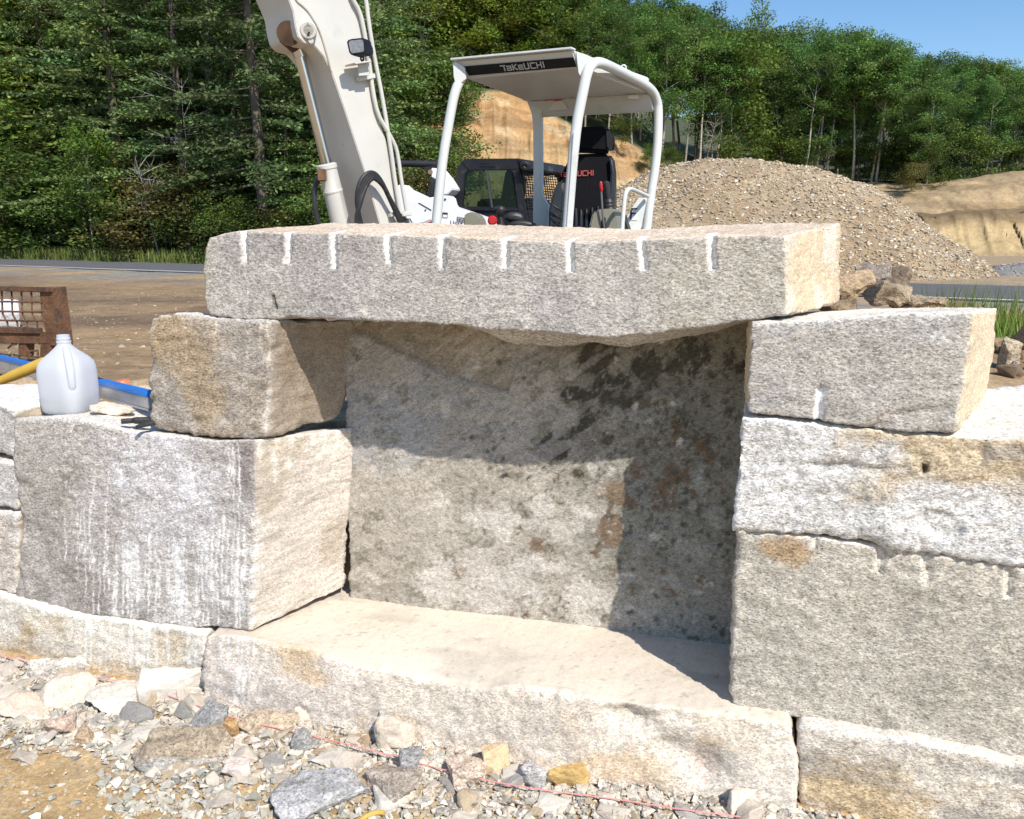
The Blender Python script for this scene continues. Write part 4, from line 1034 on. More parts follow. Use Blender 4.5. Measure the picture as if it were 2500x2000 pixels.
# rusty mesh guard
RUST = mat('rust', (.17, .085, .045), .85, .2, var=.3, scale=12, grime=(.045, .040, .038), gscale=5, glo=.48, ghi=.6, bump=.4)
RUST2 = mat('orange_rust', (.175, .085, .042), .9, .1, var=.4, scale=10, grime=(.11, .10, .09), gscale=5, bump=.4)
YG = 4.35
G = thing('mesh_guard', 'rusty steel mesh guard frame standing on the dirt at the left edge', 'steel guard', tuple(at(60, 885, YG)))
dY = lambda px: YG + (px - 130) * -.0012
gp = lambda px, py, t=0.0: at(px, py, dY(px) + t)
def bar(mb, a, b, w, t=.03):
    A, B = gp(*a), gp(*b); d = (B - A) / np.linalg.norm(B - A); nY = np.array([.25, .96, 0]); s = np.cross(d, nY); s /= np.linalg.norm(s)
    mb.box((A + B) / 2, d * np.linalg.norm(B - A) / 2, s * w / 2, nY * t / 2)
mb = MB(); bar(mb, (-400, 694), (128, 708), .026); mb.build('top_rail', RUST, G, bevel=.003)
mb = MB(); mb.prism([gp(96, 708), gp(124, 706), gp(143, 845), (gp(122, 845)), gp(100, 775)], np.array([.012, .05, 0])); mb.build('end_post', RUST2, G, bevel=.003)
mb = MB(); mb.prism([gp(122, 703), gp(128, 703), gp(147, 846), gp(140, 850)], np.array([.02, .10, 0])); mb.build('side_plate', RUST, G, bevel=.002)
mb = MB(); bar(mb, (-400, 800), (100, 808), .03); mb.build('middle_rail', RUST, G, bevel=.003)
mb = MB(); mb.prism([gp(-400, 812), gp(126, 812), gp(128, 840), gp(-400, 836)], np.array([.01, .04, 0])); mb.build('lower_plate', RUST2, G, bevel=.003)
mb = MB(); mb.prism([gp(44, 800), gp(66, 803), gp(62, 872), gp(44, 868)], np.array([.02, .05, 0])); mb.build('foot', RUST2, G, bevel=.003)
mb = MB(); mb.prism([gp(98, 838), gp(122, 838), gp(124, 880), gp(96, 880)], np.array([.02, .05, 0])); mb.build('foot', RUST, G, bevel=.003)
mb = MB()
for k in range(22):
    x = 76 - k * 24
    mb.tube([gp(x, 710), gp(x + 2, 755), gp(x + 3, 768), gp(x + 14, 788), gp(x + 16, 802)], .0055, 6)
for y in (738, 762, 784): mb.tube([gp(-400, y - 8), gp(104, y)], .0055, 6)
mb.build('mesh', RUST, G)
mb = MB(); mb.tube([gp(20, 850), gp(28, 842), gp(40, 840)], .006, 6); mb.tube([gp(68, 858), gp(92, 856), gp(92, 872)], .006, 6); mb.tube([gp(72, 858), gp(72, 875)], .006, 6); mb.build('hook', RUST, G)

# ------------------------------------------------------------------ rocks and dirt behind the right-hand stones
for k, (x0, y0, x1, y1, Y, col, lab) in enumerate((
    (2015, 655, 2115, 760, 2.75, (.40, .29, .18), 'tan sloping rock tucked behind the right end of the lintel'),
    (2100, 648, 2168, 700, 3.1, (.30, .25, .21), 'grey topped rock at the peak of the rock heap behind the lintel'),
    (2150, 660, 2245, 725, 3.15, (.24, .18, .125), 'dark brown rock at the right of the rock heap'),
    (2085, 695, 2215, 755, 2.85, (.36, .28, .19), 'broad brown boulder at the front of the rock heap'),
    (2190, 722, 2290, 762, 2.85, (.40, .31, .21), 'low tan rock at the right foot of the rock heap'),
    (1990, 735, 2090, 775, 2.65, (.26, .19, .12), 'small brown rock wedged on the right cap block beside the lintel'),
    (2452, 785, 2530, 850, 2.75, (.42, .30, .18), 'tan rock on the dirt bank at the right edge'),
    (2430, 850, 2480, 915, 2.5, (.46, .37, .26), 'pale tan pointed rock behind the white block'),
    (2436, 900, 2492, 975, 2.45, (.30, .29, .30), 'grey rock behind the top of the white block'),
    (2470, 925, 2540, 985, 2.5, (.38, .27, .16), 'ochre rock lowest on the dirt bank at the right edge'))):
    cx, cy = (x0 + x1) / 2, (y0 + y1) / 2; p = at(cx, cy, Y); kk = Y / FPX
    w, h = (x1 - x0) * kk, (y1 - y0) * kk * (.62 if k < 6 else 1.1)
    me = rock_mesh('rock', 300 + k, w * 1.25, w * .9, h * 1.35, ROCK, col, rough=.07, npts=11)
    o = link('rock', me, None, (p[0], p[1], p[2] - h * .62)); o.rotation_euler = (0, 0, k * .7)
    tag(o, lab, 'rock')

rk = np.random.default_rng(31)
cl_ = [rock_mesh('dirt_clod', 400 + k, 1, .8, .6, ROCK, ((.34, .235, .14), (.42, .31, .19), (.28, .20, .13))[k % 3], sub=2, rough=.07) for k in range(6)]
for k in range(42):
    px = rk.uniform(2425, 2600); Y = rk.uniform(2.35, 3.6); x = (px - 1250) / FPX * Y
    if wv(x, Y) < .46: continue
    sz = rk.uniform(.03, .12); o = link('dirt_clod', cl_[k % 6], None, (x, Y, GZ(x, Y) - .1 * sz)); o.scale = (sz, sz, sz); o.rotation_euler = (0, 0, rk.uniform(0, 6))
    tag(o, 'brown clod among the dirt and stones behind the right end of the wall', 'dirt clod', 'dirt clods behind the right end')

# ------------------------------------------------------------------ gravel piles
def pile(name, label, pts, slope, noise, seed, basez, col, nst, smin, smax, pal, ext):
    """ridge of loose gravel: pts = (x, y, top z)"""
    P = np.array(pts)
    x0, x1 = P[:, 0].min() - ext, P[:, 0].max() + ext; y0, y1 = P[:, 1].min() - ext, P[:, 1].max() + ext
    N = 150; gx = np.linspace(x0, x1, N); gy = np.linspace(y0, y1, int(N * (y1 - y0) / (x1 - x0)) + 2)
    def hz(x, y):
        best = np.full(x.shape, -99.0)
        for a, b in zip(P[:-1], P[1:]):
            ab = b[:2] - a[:2]; t = np.clip(((x - a[0]) * ab[0] + (y - a[1]) * ab[1]) / (ab @ ab), 0, 1)
            d = np.hypot(x - a[0] - t * ab[0], y - a[1] - t * ab[1])
            top = a[2] + (b[2] - a[2]) * t
            best = np.maximum(best, top - slope * (np.sqrt(d * d + .5) - .7))
        q = np.stack([x, y, x * 0], -1)
        return best + noise * (fbm(q * .7, 4, seed) + .35 * fbm(q * 3, 3, seed + 1))
    X, Y = np.meshgrid(gx, gy, indexing='ij'); Z = np.maximum(hz(X, Y), basez - .15)
    idx = np.arange(X.size).reshape(X.shape); Qd = np.stack([idx[:-1, :-1], idx[1:, :-1], idx[1:, 1:], idx[:-1, 1:]], -1).reshape(-1, 4)
    V = np.stack([X.ravel(), Y.ravel(), Z.ravel()], -1)
    keep = (Z.ravel()[Qd] > basez - .14).any(1)
    c = np.zeros(V.shape) + np.array(col)
    c *= (1 + .22 * fbm(V * np.array([.8, .8, .8]), 4, seed + 4))[:, None]
    c = mix(c, np.array(col) * np.array([.84, .80, .76]), sstep(.0, .25, fbm(V * np.array([.9, .9, .35]) + 3, 3, seed + 6)))
    E_ = thing(name, label, 'gravel pile', (P[:, 0].mean(), P[:, 1].mean(), basez))
    o0 = np.array(E_.location)
    link('mound', mesh_np('mound', V - o0, Qd[keep], PILE, c), E_)
    def plc(r, n):
        x = r.uniform(x0, x1, n); y = r.uniform(y0, y1, n); z = hz(x, y)
        d = fbm(np.stack([x * .55, y * .55, z * .55], -1) + 5, 3, seed + 9)
        k = (z > basez) & (r.random(n) < .25 + 1.5 * np.clip(d + .25, 0, 1))
        return np.stack([x[k], y[k], z[k] + .005], -1) - o0
    s = scatter('pile_stones', nst, plc, smin, smax, pal, GRAVEL, E_, seed=seed + 20, power=2.6)
PPAL = [(.52, .42, .28, 3), (.42, .34, .24, 3), (.58, .51, .40, 2.5), (.48, .35, .20, 1.4), (.68, .62, .52, 1.6), (.30, .26, .22, 1.2)]
zg = EY - .95
def T_(px, py, Y): return tuple(at(px, py, Y))
pile('gravel_pile', 'tall grey-brown pile of gravel and stones across the road', [T_(1550, 448, 21.5), T_(1610, 412, 21.3), T_(1730, 388, 21), T_(1830, 392, 21), T_(1960, 404, 21), T_(2060, 446, 20.8)], .74, .16, 5, zg, (.34, .26, .17), 80000, .03, .14, PPAL, 5.2)
pile('gravel_pile', 'small dark grey gravel pile at the right edge beyond the road', [T_(2440, 652, 19.5), T_(2520, 640, 19.8), T_(2640, 650, 20)], .62, .06, 8, zg, (.22, .21, .20), 6000, .03, .12, [(.30, .29, .28, 3), (.22, .22, .22, 3), (.44, .41, .36, 2)], 2.6)

# ------------------------------------------------------------------ excavator
WHITE = mat('cream_paint', (.60, .585, .54), .42, var=.05, scale=3, grime=(.42, .39, .33), gscale=2.6, glo=.60, ghi=.80, chips=True)
WHITE2 = mat('grey_white_paint', (.65, .665, .645), .38, var=.05, scale=3, grime=(.44, .42, .38), gscale=4, glo=.58, ghi=.8)
BLACK = mat('black_plastic', (.012, .012, .013), .45, spec=.3, var=.2, scale=12)
RUBBER = mat('rubber', (.022, .022, .024), .5, var=.25, scale=9, grime=(.06, .055, .05), gscale=14)
LEATHER = mat('black_vinyl', (.014, .014, .015), .30, var=.2, scale=5, bump=.05, bscale=30)
CLOTH = mat('black_cloth', (.007, .007, .009), .9, spec=.12, var=.2, scale=40)
KHAKI = mat('olive_grey_plastic', (.20, .19, .145), .5, var=.08, scale=9)
CHROME = mat('chrome', (.55, .56, .60), .10, 1.0, var=.05)
REDP = mat('red_plastic', (.45, .015, .02), .35, var=.08)
DECAL = mat('decal_white', (.70, .70, .68), .5, var=.05)
LETW = mat('silver_lettering', (.55, .55, .56), .45, var=.03); LETR = mat('red_lettering', (.50, .07, .05), .6, var=.03); LETK = mat('black_lettering', (.02, .02, .03), .6, var=.03)
DIRTY = mat('dirty_steel', (.10, .085, .07), .7, .4, var=.25, grime=(.20, .15, .09), gscale=6)
EX = thing('excavator', 'white compact excavator with an open four post canopy and raised boom behind the lintel', 'excavator', (.35, 8.1, zg))
def q2(zx, zy, Y): return at(1000 + zx * .3247, 80 + zy * .3247, Y)
P2 = lambda L, Y: [q2(a, b, Y) for a, b in L]
mb = MB(); mb.tube([q2(*p) for p in ((1174, 1640, 7.0), (1240, 760, 7.0), (1312, 400, 7.02), (1335, 295, 7.03), (1372, 232, 7.08), (1432, 222, 7.15), (1520, 262, 7.4), (1600, 300, 7.62), (1750, 378, 8.05), (1822, 430, 8.22), (1860, 505, 8.3), (1872, 580, 8.32), (1868, 800, 8.3), (1850, 1000, 8.28), (1812, 1230, 8.25), (1780, 1500, 8.2), (1775, 1640, 8.2))], .043, 18, sub=2)
mb.build('canopy_tube', WHITE2, EX)
mb = MB(); mb.tube([q2(*p) for p in ((182, 1640, 7.4), (240, 1000, 7.42), (305, 620, 7.45), (332, 480, 7.46), (358, 400, 7.48), (392, 340, 7.52))], .042, 18, sub=2); mb.build('canopy_post', WHITE2, EX)
mb = MB(); mb.prism(P2([(880, 512), (915, 600), (928, 700), (930, 1000), (925, 1640), (1040, 1640), (1038, 1300), (1010, 1250), (990, 1220), (986, 700), (988, 600), (1010, 560)], 8.62), np.array([.03, .09, 0])); mb.build('canopy_post', WHITE2, EX, bevel=.006)
mb = MB(); mb.prism(P2([(1232, 745), (1262, 740), (1216, 1640), (1166, 1640)], 6.945), np.array([.005, .03, 0])); mb.build('post_cover', WHITE2, EX, bevel=.004)
TL, TR, BL, BR = q2(340, 208, 7.47), q2(1225, 127, 7.02), q2(420, 345, 7.56), q2(1275, 262, 7.10)
RL, RR = q2(880, 515, 8.60), q2(1800, 455, 8.22)
RTL = RL + np.array([0, 0, TL[2] - BL[2] + .02]); RTR = RR + np.array([0, 0, TR[2] - BR[2] + .02])
mb = MB(); mb.hexa([BL, BR, RR, RL, TL, TR, RTR, RTL]); rf = mb.build('roof', WHITE2, EX, bevel=.012)
e = (TR - TL) / np.linalg.norm(TR - TL); bk = np.array([.02, .035, 0])
mb = MB(); up_ = np.array([0, 0, 1.0])
mb.hexa([TL - e * .02 - up_ * .004 - bk, TR + e * .01 - up_ * .004 - bk, TR + e * .01 - up_ * .004 + bk, TL - e * .02 - up_ * .004 + bk, TL - e * .02 + up_ * .014 - bk, TR + e * .01 + up_ * .014 - bk, TR + e * .01 + up_ * .014 + bk, TL - e * .02 + up_ * .014 + bk]); mb.build('roof_lip', WHITE2, EX, bevel=.004)
BPL, BPR = q2(985, 632, 8.68), q2(1840, 590, 8.30)
mb = MB(); off = np.array([.02, .05, 0]); mb.hexa([BPL, BPR, BPR + off, BPL + off, RL, RR, RR + off, RL + off]); mb.build('back_panel', WHITE2, EX, bevel=.01)
lerp2 = lambda s, t: (TL * (1 - s) + TR * s) * (1 - t) + (BL * (1 - s) + BR * s) * t
fn = np.cross(TR - TL, BL - TL); fn /= np.linalg.norm(fn); fn = -fn if fn[1] > 0 else fn
bq = [lerp2(.05, .34) , lerp2(.985, .40), lerp2(.985, .92), lerp2(.05, .84)]
mb = MB(); mb.prism([p + fn * .004 for p in bq], fn * .004); band = mb.build('name_band', BLACK, EX, bevel=0)
ex = bq[2] - bq[3]; ex /= np.linalg.norm(ex); ey = np.cross(fn, ex); ey = ey if ey[2] > 0 else -ey
lettering('logo_lettering', 'TaKeUCHI', lerp2(.36, .735) + fn * .008, ex, ey, .047, LETW, EX, sw=.20, wide=1.12, gap=.30, lift=.003)
for (pa, Y) in (([(325, 235), (345, 215), (415, 262), (425, 345), (350, 410), (330, 330)], 7.455), ([(1250, 140), (1330, 165), (1400, 200), (1345, 240), (1290, 340), (1268, 300)], 7.05)):
    mb = MB(); mb.prism(P2(pa, Y), np.array([.006, .02, 0])); mb.build('gusset', WHITE2, EX, bevel=.003)
mb = MB(); c0 = q2(1609, 264, 7.62); mb.tube([c0 + np.array([.022 * math.cos(a), 0, .022 * math.sin(a)]) for a in np.linspace(-.9, math.pi + .9, 14)], .007, 8); mb.build('lifting_eye', WHITE2, EX)
st_ = [q2(985, 512, 8.62) , q2(1150, 500, 8.53), q2(1205, 582, 8.56), q2(1040, 592, 8.66)]
mb = MB(); nb = np.array([-.02, -.05, 0]); mb.prism([p + nb * .8 for p in st_], nb * .05); mb.build('warning_sticker', DECAL, EX)
mb = MB(); mb.prism([st_[0] + nb * .9, st_[1] + nb * .9, st_[1] * .8 + st_[2] * .2 + nb * .9, st_[0] * .8 + st_[3] * .2 + nb * .9], nb * .05); mb.build('warning_stripe', mat('red_decal', (.45, .10, .08), .5), EX)
mb = MB(); mb.prism([p + nb * .6 for p in P2([(1645, 478), (1730, 474), (1738, 502), (1655, 506)], 8.27)], nb * .5); mb.build('cab_lamp', mat('lamp_lens', (.62, .57, .48), .3), EX, bevel=.004)
# seat
seat = MB(); seat.prism([q2(a, b, 8.02 + (1560 - b) * .00022) for a, b in ((1045, 1700), (1042, 1330), (1078, 1200), (1130, 1075), (1185, 965), (1222, 912), (1485, 906), (1520, 945), (1534, 1060), (1536, 1300), (1530, 1700))], np.array([.05, .16, .01])); so = seat.build('seat_back', CLOTH, EX, bevel=.035)
for pl_ in ([(1038, 1700), (1040, 1330), (1072, 1205), (1120, 1100), (1160, 1110), (1168, 1210), (1148, 1400), (1150, 1700)], [(1500, 930), (1524, 950), (1538, 1060), (1540, 1300), (1535, 1700), (1492, 1700), (1500, 1250), (1512, 1060)]):
    mb = MB(); mb.prism([q2(a, b, 7.95 + (1560 - b) * .00022) for a, b in pl_], np.array([.04, .13, .01])); mb.build('side_bolster', LEATHER, EX, bevel=.03)
mb = MB()
for a in (1215, 1252, 1290, 1330, 1372, 1415): mb.tube([q2(a + (1290 - a) * -.02, 1335 - abs(a - 1300) * .25, 8.06), q2(a, 1420, 8.03), q2(a, 1700, 8.0)], [.012, .022, .022], 10)
mb.build('lumbar_ribs', LEATHER, EX)
mb = MB()
for k in range(3): mb.tube([q2(1070 + k * 10, 1290 + k * 62, 7.945), q2(1110, 1318 + k * 62, 7.935), q2(1150, 1345 + k * 62, 7.95)], [.006, .012, .006], 8)
mb.build('bolster_folds', LEATHER, EX)
mb = MB(); mb.prism(P2([(1205, 895), (1192, 830), (1205, 760), (1245, 718), (1300, 704), (1470, 700), (1505, 730), (1530, 790), (1530, 850), (1505, 905)], 8.13), np.array([.04, .14, 0])); mb.build('headrest', CLOTH, EX, bevel=.045)
mb = MB(); mb.prism(P2([(1462, 722), (1492, 715), (1528, 775), (1530, 850), (1500, 903), (1470, 860)], 8.115), np.array([.02, .1, 0])); mb.build('headrest_shell', BLACK, EX, bevel=.02)
mb = MB(); mb.prism([q2(a, b, 7.62) for a, b in ((1050, 1600), (1535, 1600), (1535, 1660), (1050, 1660))], np.array([.18, .5, 0])); mb.build('seat_cushion', CLOTH, EX, bevel=.03)
sA, sB = q2(1120, 1082, 8.115), q2(1430, 1070, 8.115)
lettering('seat_lettering', 'TaKeUCHI', sA, (sB - sA) / np.linalg.norm(sB - sA), np.array([0, .05, 1.0]), .043, LETR, EX, sw=.17, wide=1.06, gap=.26, lift=.006)
# right console
CN = MB(); CN.prism(P2([(1345, 1640), (1352, 1440), (1375, 1355), (1412, 1328), (1518, 1322), (1556, 1400), (1572, 1640)], 7.55), np.array([.12, .34, 0])); CN.build('console', KHAKI, EX, bevel=.015)
mb = MB(); mb.prism(P2([(1440, 1420), (1458, 1382), (1475, 1395), (1470, 1470), (1452, 1505), (1438, 1490)], 7.545), np.array([.002, .006, 0])); mb.build('lever_slot', BLACK, EX)
lv = MB(); lv.tube([q2(1462, 1470, 7.53), q2(1450, 1340, 7.5), q2(1441, 1185, 7.49)], [.010, .009, .008], 10, sub=1); lvo = lv.build('safety_lever', mat('lever_steel', (.30, .30, .31), .4, .8), EX)
mb = MB(); mb.tube([q2(1443, 1192, 7.488), q2(1442, 1180, 7.488), q2(1438, 1130, 7.486), q2(1437, 1118, 7.486)], [.011, .015, .014, .007], 12); mb.build('lever_grip', REDP, EX)
mb = MB(); mb.tube([q2(1502, 1330, 7.8), q2(1500, 1312, 7.8), q2(1500, 1300, 7.8), q2(1498, 1288, 7.8), q2(1498, 1276, 7.8), q2(1497, 1264, 7.8), q2(1496, 1250, 7.8)], [.052, .046, .052, .044, .048, .040, .036], 14)
mb.tube([q2(1494, 1255, 7.8), q2(1486, 1180, 7.8), q2(1478, 1130, 7.8), q2(1480, 1115, 7.8)], [.024, .030, .034, .018], 12); mb.build('joystick', RUBBER, EX)
mb = MB(); mb.tube([q2(1490, 1470, 7.54), q2(1505, 1472, 7.54), q2(1522, 1490, 7.54)], .004, 6); mb.tube([q2(1482, 1500, 7.54), q2(1530, 1520, 7.54)], .003, 6); mb.build('console_symbol', DECAL, EX)
mb = MB(); mb.tube([q2(1586, 1640, 7.3), q2(1610, 1300, 7.32), q2(1624, 1200, 7.33), q2(1650, 1170, 7.38), q2(1700, 1188, 7.7), q2(1790, 1228, 8.18)], .019, 12, sub=2); mb.build('grab_handle', WHITE2, EX)
mb = MB(); mb.prism(P2([(1722, 1240), (1814, 1244), (1800, 1360), (1760, 1450), (1715, 1500), (1625, 1500), (1618, 1420), (1655, 1340)], 8.22), np.array([.03, .06, 0])); mb.build('side_plate', WHITE2, EX, bevel=.004)
mb = MB(); mb.prism(P2([(1668, 1325), (1718, 1325), (1714, 1412), (1660, 1408)], 8.214), np.array([.0005, .001, 0])); mb.build('letter_decal', DECAL, EX)
lettering('letter_mark', 'F', q2(1664, 1398, 8.208), np.array([1.0, -.1, 0]), np.array([.06, 0, 1.0]), .094, LETK, EX, sw=.14, wide=.85, lift=.003)
mb = MB(); mb.prism(P2([(1620, 1640), (1635, 1495), (1700, 1482), (1800, 1488), (1812, 1510), (1812, 1640)], 8.1), np.array([.1, .28, 0])); mb.build('post_foot', WHITE2, EX, bevel=.012)
mb = MB(); mb.prism(P2([(1560, 1640), (1545, 1400), (1600, 1350), (1640, 1470), (1650, 1640)], 7.95), np.array([.06, .2, 0])); mb.build('seat_side_cover', BLACK, EX, bevel=.02)
# left console and controls
mb = MB(); mb.prism(P2([(400, 1382), (440, 1346), (512, 1362), (545, 1402), (602, 1640), (425, 1640)], 7.25), np.array([.03, .07, 0])); mb.build('armrest_console', KHAKI, EX, bevel=.012)
mb = MB()
for k in range(6): mb.tube([q2(688, 1545 - k * 18, 7.35), q2(688, 1536 - k * 18, 7.35), q2(688, 1528 - k * 18, 7.35)], [.046 - .003 * k, .058 - .004 * k, .044 - .003 * k], 16)
mb.tube([q2(690, 1445, 7.35), q2(684, 1400, 7.35), q2(680, 1375, 7.35)], [.026, .020, .024], 12)
mb.tube([q2(682, 1380, 7.35), q2(684, 1350, 7.34), q2(686, 1325, 7.34), q2(690, 1305, 7.34)], [.024, .038, .046, .026], 14, sub=1)
mb.tube([q2(660, 1320, 7.33), q2(640, 1322, 7.33)], [.022, .016], 10); mb.build('joystick', RUBBER, EX)
mb = MB(); mb.tube([q2(622, 1412, 7.32), q2(622, 1412, 7.30), q2(622, 1412, 7.285)], [.042, .042, .028], 24); mb.build('red_reflector', REDP, EX)
mb = MB(); mb.prism(P2([(608, 1490), (632, 1490), (630, 1540), (606, 1540)], 7.28), np.array([.005, .02, 0])); mb.build('yellow_tab', mat('yellow_plastic', (.66, .40, .03), .4), EX, bevel=.003)
mb = MB(); mb.tube([q2(715, 1400, 7.62), q2(740, 1385, 7.62), q2(820, 1388, 7.62), q2(850, 1410, 7.62)], [.02, .045, .050, .03], 12, sub=1)
mb.tube([q2(752, 1445, 7.5), q2(800, 1438, 7.5), q2(870, 1440, 7.5), q2(955, 1450, 7.5)], [.018, .032, .034, .016], 12, sub=1)
mb.prism(P2([(730, 1440), (865, 1420), (905, 1470), (880, 1640), (735, 1640)], 7.6), np.array([.04, .12, 0])); mb.build('travel_levers', RUBBER, EX, bevel=.01)
mb = MB(); mb.prism(P2([(895, 1500), (940, 1455), (1000, 1450), (1015, 1520), (990, 1640), (900, 1640)], 7.7), np.array([.03, .1, 0])); mb.build('belt_retractor', BLACK, EX, bevel=.012)
mb = MB(); mb.prism(P2([(950, 1505), (970, 1498), (995, 1535), (978, 1550)], 7.68), np.array([.002, .008, 0])); mb.build('belt_buckle', CHROME, EX, bevel=.002)
# body, seen only from beside the wall
bx = lambda mb, x0, x1, y0, y1, z0, z1: mb.hexa([(x0, y0, z0), (x1, y0, z0), (x1, y1, z0), (x0, y1, z0), (x0, y0, z1), (x1, y0, z1), (x1, y1, z1), (x0, y1, z1)])
MB_ = MB(); bx(MB_, -.75, 1.75, 7.05, 9.2, zg + .50, zg + .74); MB_.build('upper_body', WHITE2, EX, bevel=.03)
MB_ = MB(); bx(MB_, -.72, 1.72, 7.08, 9.17, zg + .742, zg + .76); MB_.build('floor_mat', RUBBER, EX)
MB_ = MB(); bx(MB_, .10, 1.7, 8.45, 9.3, zg + .762, zg + .86); MB_.build('engine_cover', BLACK, EX, bevel=.04)
for x in (-.75, 1.35):
    mb = MB(); mb.prism([(x, 6.9, zg + .22), (x, 7.05, zg + .02), (x, 9.25, zg + .02), (x, 9.45, zg + .22), (x, 9.3, zg + .44), (x, 7.0, zg + .44)], np.array([.4, 0, 0])); mb.build('track', RUBBER, EX, bevel=.02)
# boom
BN = np.array([.70, -.714, 0]); BP0 = at(870, 400, 6.7)
def bp(zx, zy, off=0.0):
    v = ray(600 + zx * .3478, zy * .3478); o = np.array([0, 0, EY]); p0 = BP0 + BN * off
    return o + v * (((p0 - o) @ BN) / (v @ BN))
side = [(1075, 2000), (960, 1640), (830, 1190), (690, 760), (600, 500), (548, 400), (485, 325), (412, 306), (368, 262), (347, 180), (332, 80), (302, 0), (250, -120), (150, -300), (-20, -520), (330, -620), (560, -380), (700, -160), (770, 0), (812, 130), (838, 300), (868, 500), (905, 700), (950, 880), (995, 1010), (1030, 1200), (1075, 1500), (1180, 2000)]
mb = MB(); mb.prism([bp(*p) for p in side], -BN * .42); mb.build('boom', WHITE, EX, bevel=.006)
mb = MB(); mb.tube([bp(a, b, .004) for a, b in ((300, -120), (345, 0), (420, 60), (465, 120), (510, 200), (540, 285), (570, 390), (600, 500))], .007, 8, sub=1); mb.build('weld_seam', mat('weld', (.42, .38, .31), .6), EX)
mb = MB(); mb.prism([bp(a, b, -.422) for a, b in ((395, 330), (330, 330), (240, 290), (205, 200), (150, 90), (100, -20), (20, -200), (150, -300), (300, 0), (345, 180))], -BN * .035); mb.build('far_ear_plate', mat('greasy_paint', (.42, .40, .36), .5, var=.1, scale=4, grime=(.035, .028, .022), gscale=5, glo=.42, ghi=.54), EX, bevel=.004)
mb = MB(); mb.tube([bp(440, 212, -.02), bp(440, 212, .035), bp(440, 212, .042), bp(440, 212, .042), bp(440, 212, .034)], [.062, .062, .054, .036, .036], 28); mb.build('pin_boss', WHITE, EX)
mb = MB(); mb.tube([bp(458, 285, .0), bp(458, 285, .03)], .020, 12); mb.build('pin_bolt', WHITE, EX)
mb = MB(); mb.tube([bp(300, 235, -.34), bp(300, 235, -.08)], .085, 20); mb.tube([bp(285, 250, -.21), bp(365, 345, -.21)], [.07, .05], 14); mb.build('rod_eye', mat('greasy_rust', (.085, .045, .025), .6, .3, var=.5, scale=8, grime=(.42, .28, .10), gscale=7, glo=.58, ghi=.68), EX)
mb = MB(); mb.tube([bp(362, 330, -.21), bp(385, 400, -.21)], .052, 18); mb.tube([bp(380, 395, -.21), bp(566, 1155, -.21)], .041, 20); mb.build('cylinder_rod', CHROME, EX)
mb = MB(); mb.tube([bp(564, 1150, -.21), bp(566, 1158, -.21), bp(572, 1185, -.21), bp(573, 1190, -.21), bp(610, 1335, -.21), bp(611, 1340, -.21), bp(614, 1350, -.21), bp(615, 1354, -.21), bp(720, 1800, -.21)], [.066, .082, .082, .076, .076, .080, .080, .076, .078], 24); mb.build('cylinder_barrel', WHITE, EX)
mb = MB(); c0 = bp(535, 1230, -.15); mb.box(c0, np.array([.03, -.01, 0]), np.array([0, .04, 0]), np.array([0, 0, .045])); mb.build('hose_port', mat('rusty_port', (.22, .12, .06), .8, var=.4), EX, bevel=.006)
mb = MB(); mb.tube([bp(520, 1235, -.24), bp(490, 1290, -.26), bp(478, 1400, -.26), bp(500, 1540, -.26), bp(555, 1720, -.26)], .020, 10, sub=2); mb.build('cylinder_hose', RUBBER, EX)
for pth in (((700, -160), (742, -20), (800, 80), (828, 200), (850, 330), (872, 480), (892, 640), (925, 800), (985, 905), (1045, 1010), (1068, 1090), (1092, 1270), (1132, 1500)), ((800, -160), (842, -20), (862, 150), (890, 330), (922, 500), (952, 650), (985, 840), (1000, 940), (1020, 1060), (1052, 1300), (1086, 1500))):
    mb = MB(); mb.tube([bp(a, b, .03) for a, b in pth], .0165, 10, sub=1); mb.build('hydraulic_pipe', WHITE, EX)
for pa in ([(795, 535), (910, 515), (915, 550), (800, 572)], [(1098, 1492), (1160, 1480), (1170, 1512), (1105, 1522)], [(1018, 1495), (1062, 1488), (1066, 1518), (1022, 1525)]):
    mb = MB(); mb.prism([bp(a, b, .052) for a, b in pa], -BN * .05); mb.build('pipe_clamp', WHITE, EX, bevel=.005)
for k in range(4):
    d = k * 16
    mb = MB(); mb.tube([bp(852 - d * .6, 1760, .05 + .012 * k), bp(806 - d * .8, 1560, .06), bp(776 + d * .6, 1420, .075 + .01 * k), bp(790 + d, 1300 + d * .3, .09), bp(835 + d * .9, 1225 + d * .6, .10), bp(895 + d * .4, 1205 + d, .10), bp(950 + d * .5, 1265 + d, .09), bp(1000 + d * .3, 1375 + d * .6, .08), bp(1062 + d * .4, 1510, .07), bp(1130 + d * .7, 1700, .06)], .0185, 10, sub=2); mb.build('hydraulic_hose', RUBBER, EX)
mb = MB(); mb.tube([bp(1140, 1540, .05), bp(1152, 1575, .05), bp(1165, 1660, .05)], [.02, .028, .022], 10); mb.build('hose_fitting', CHROME, EX)
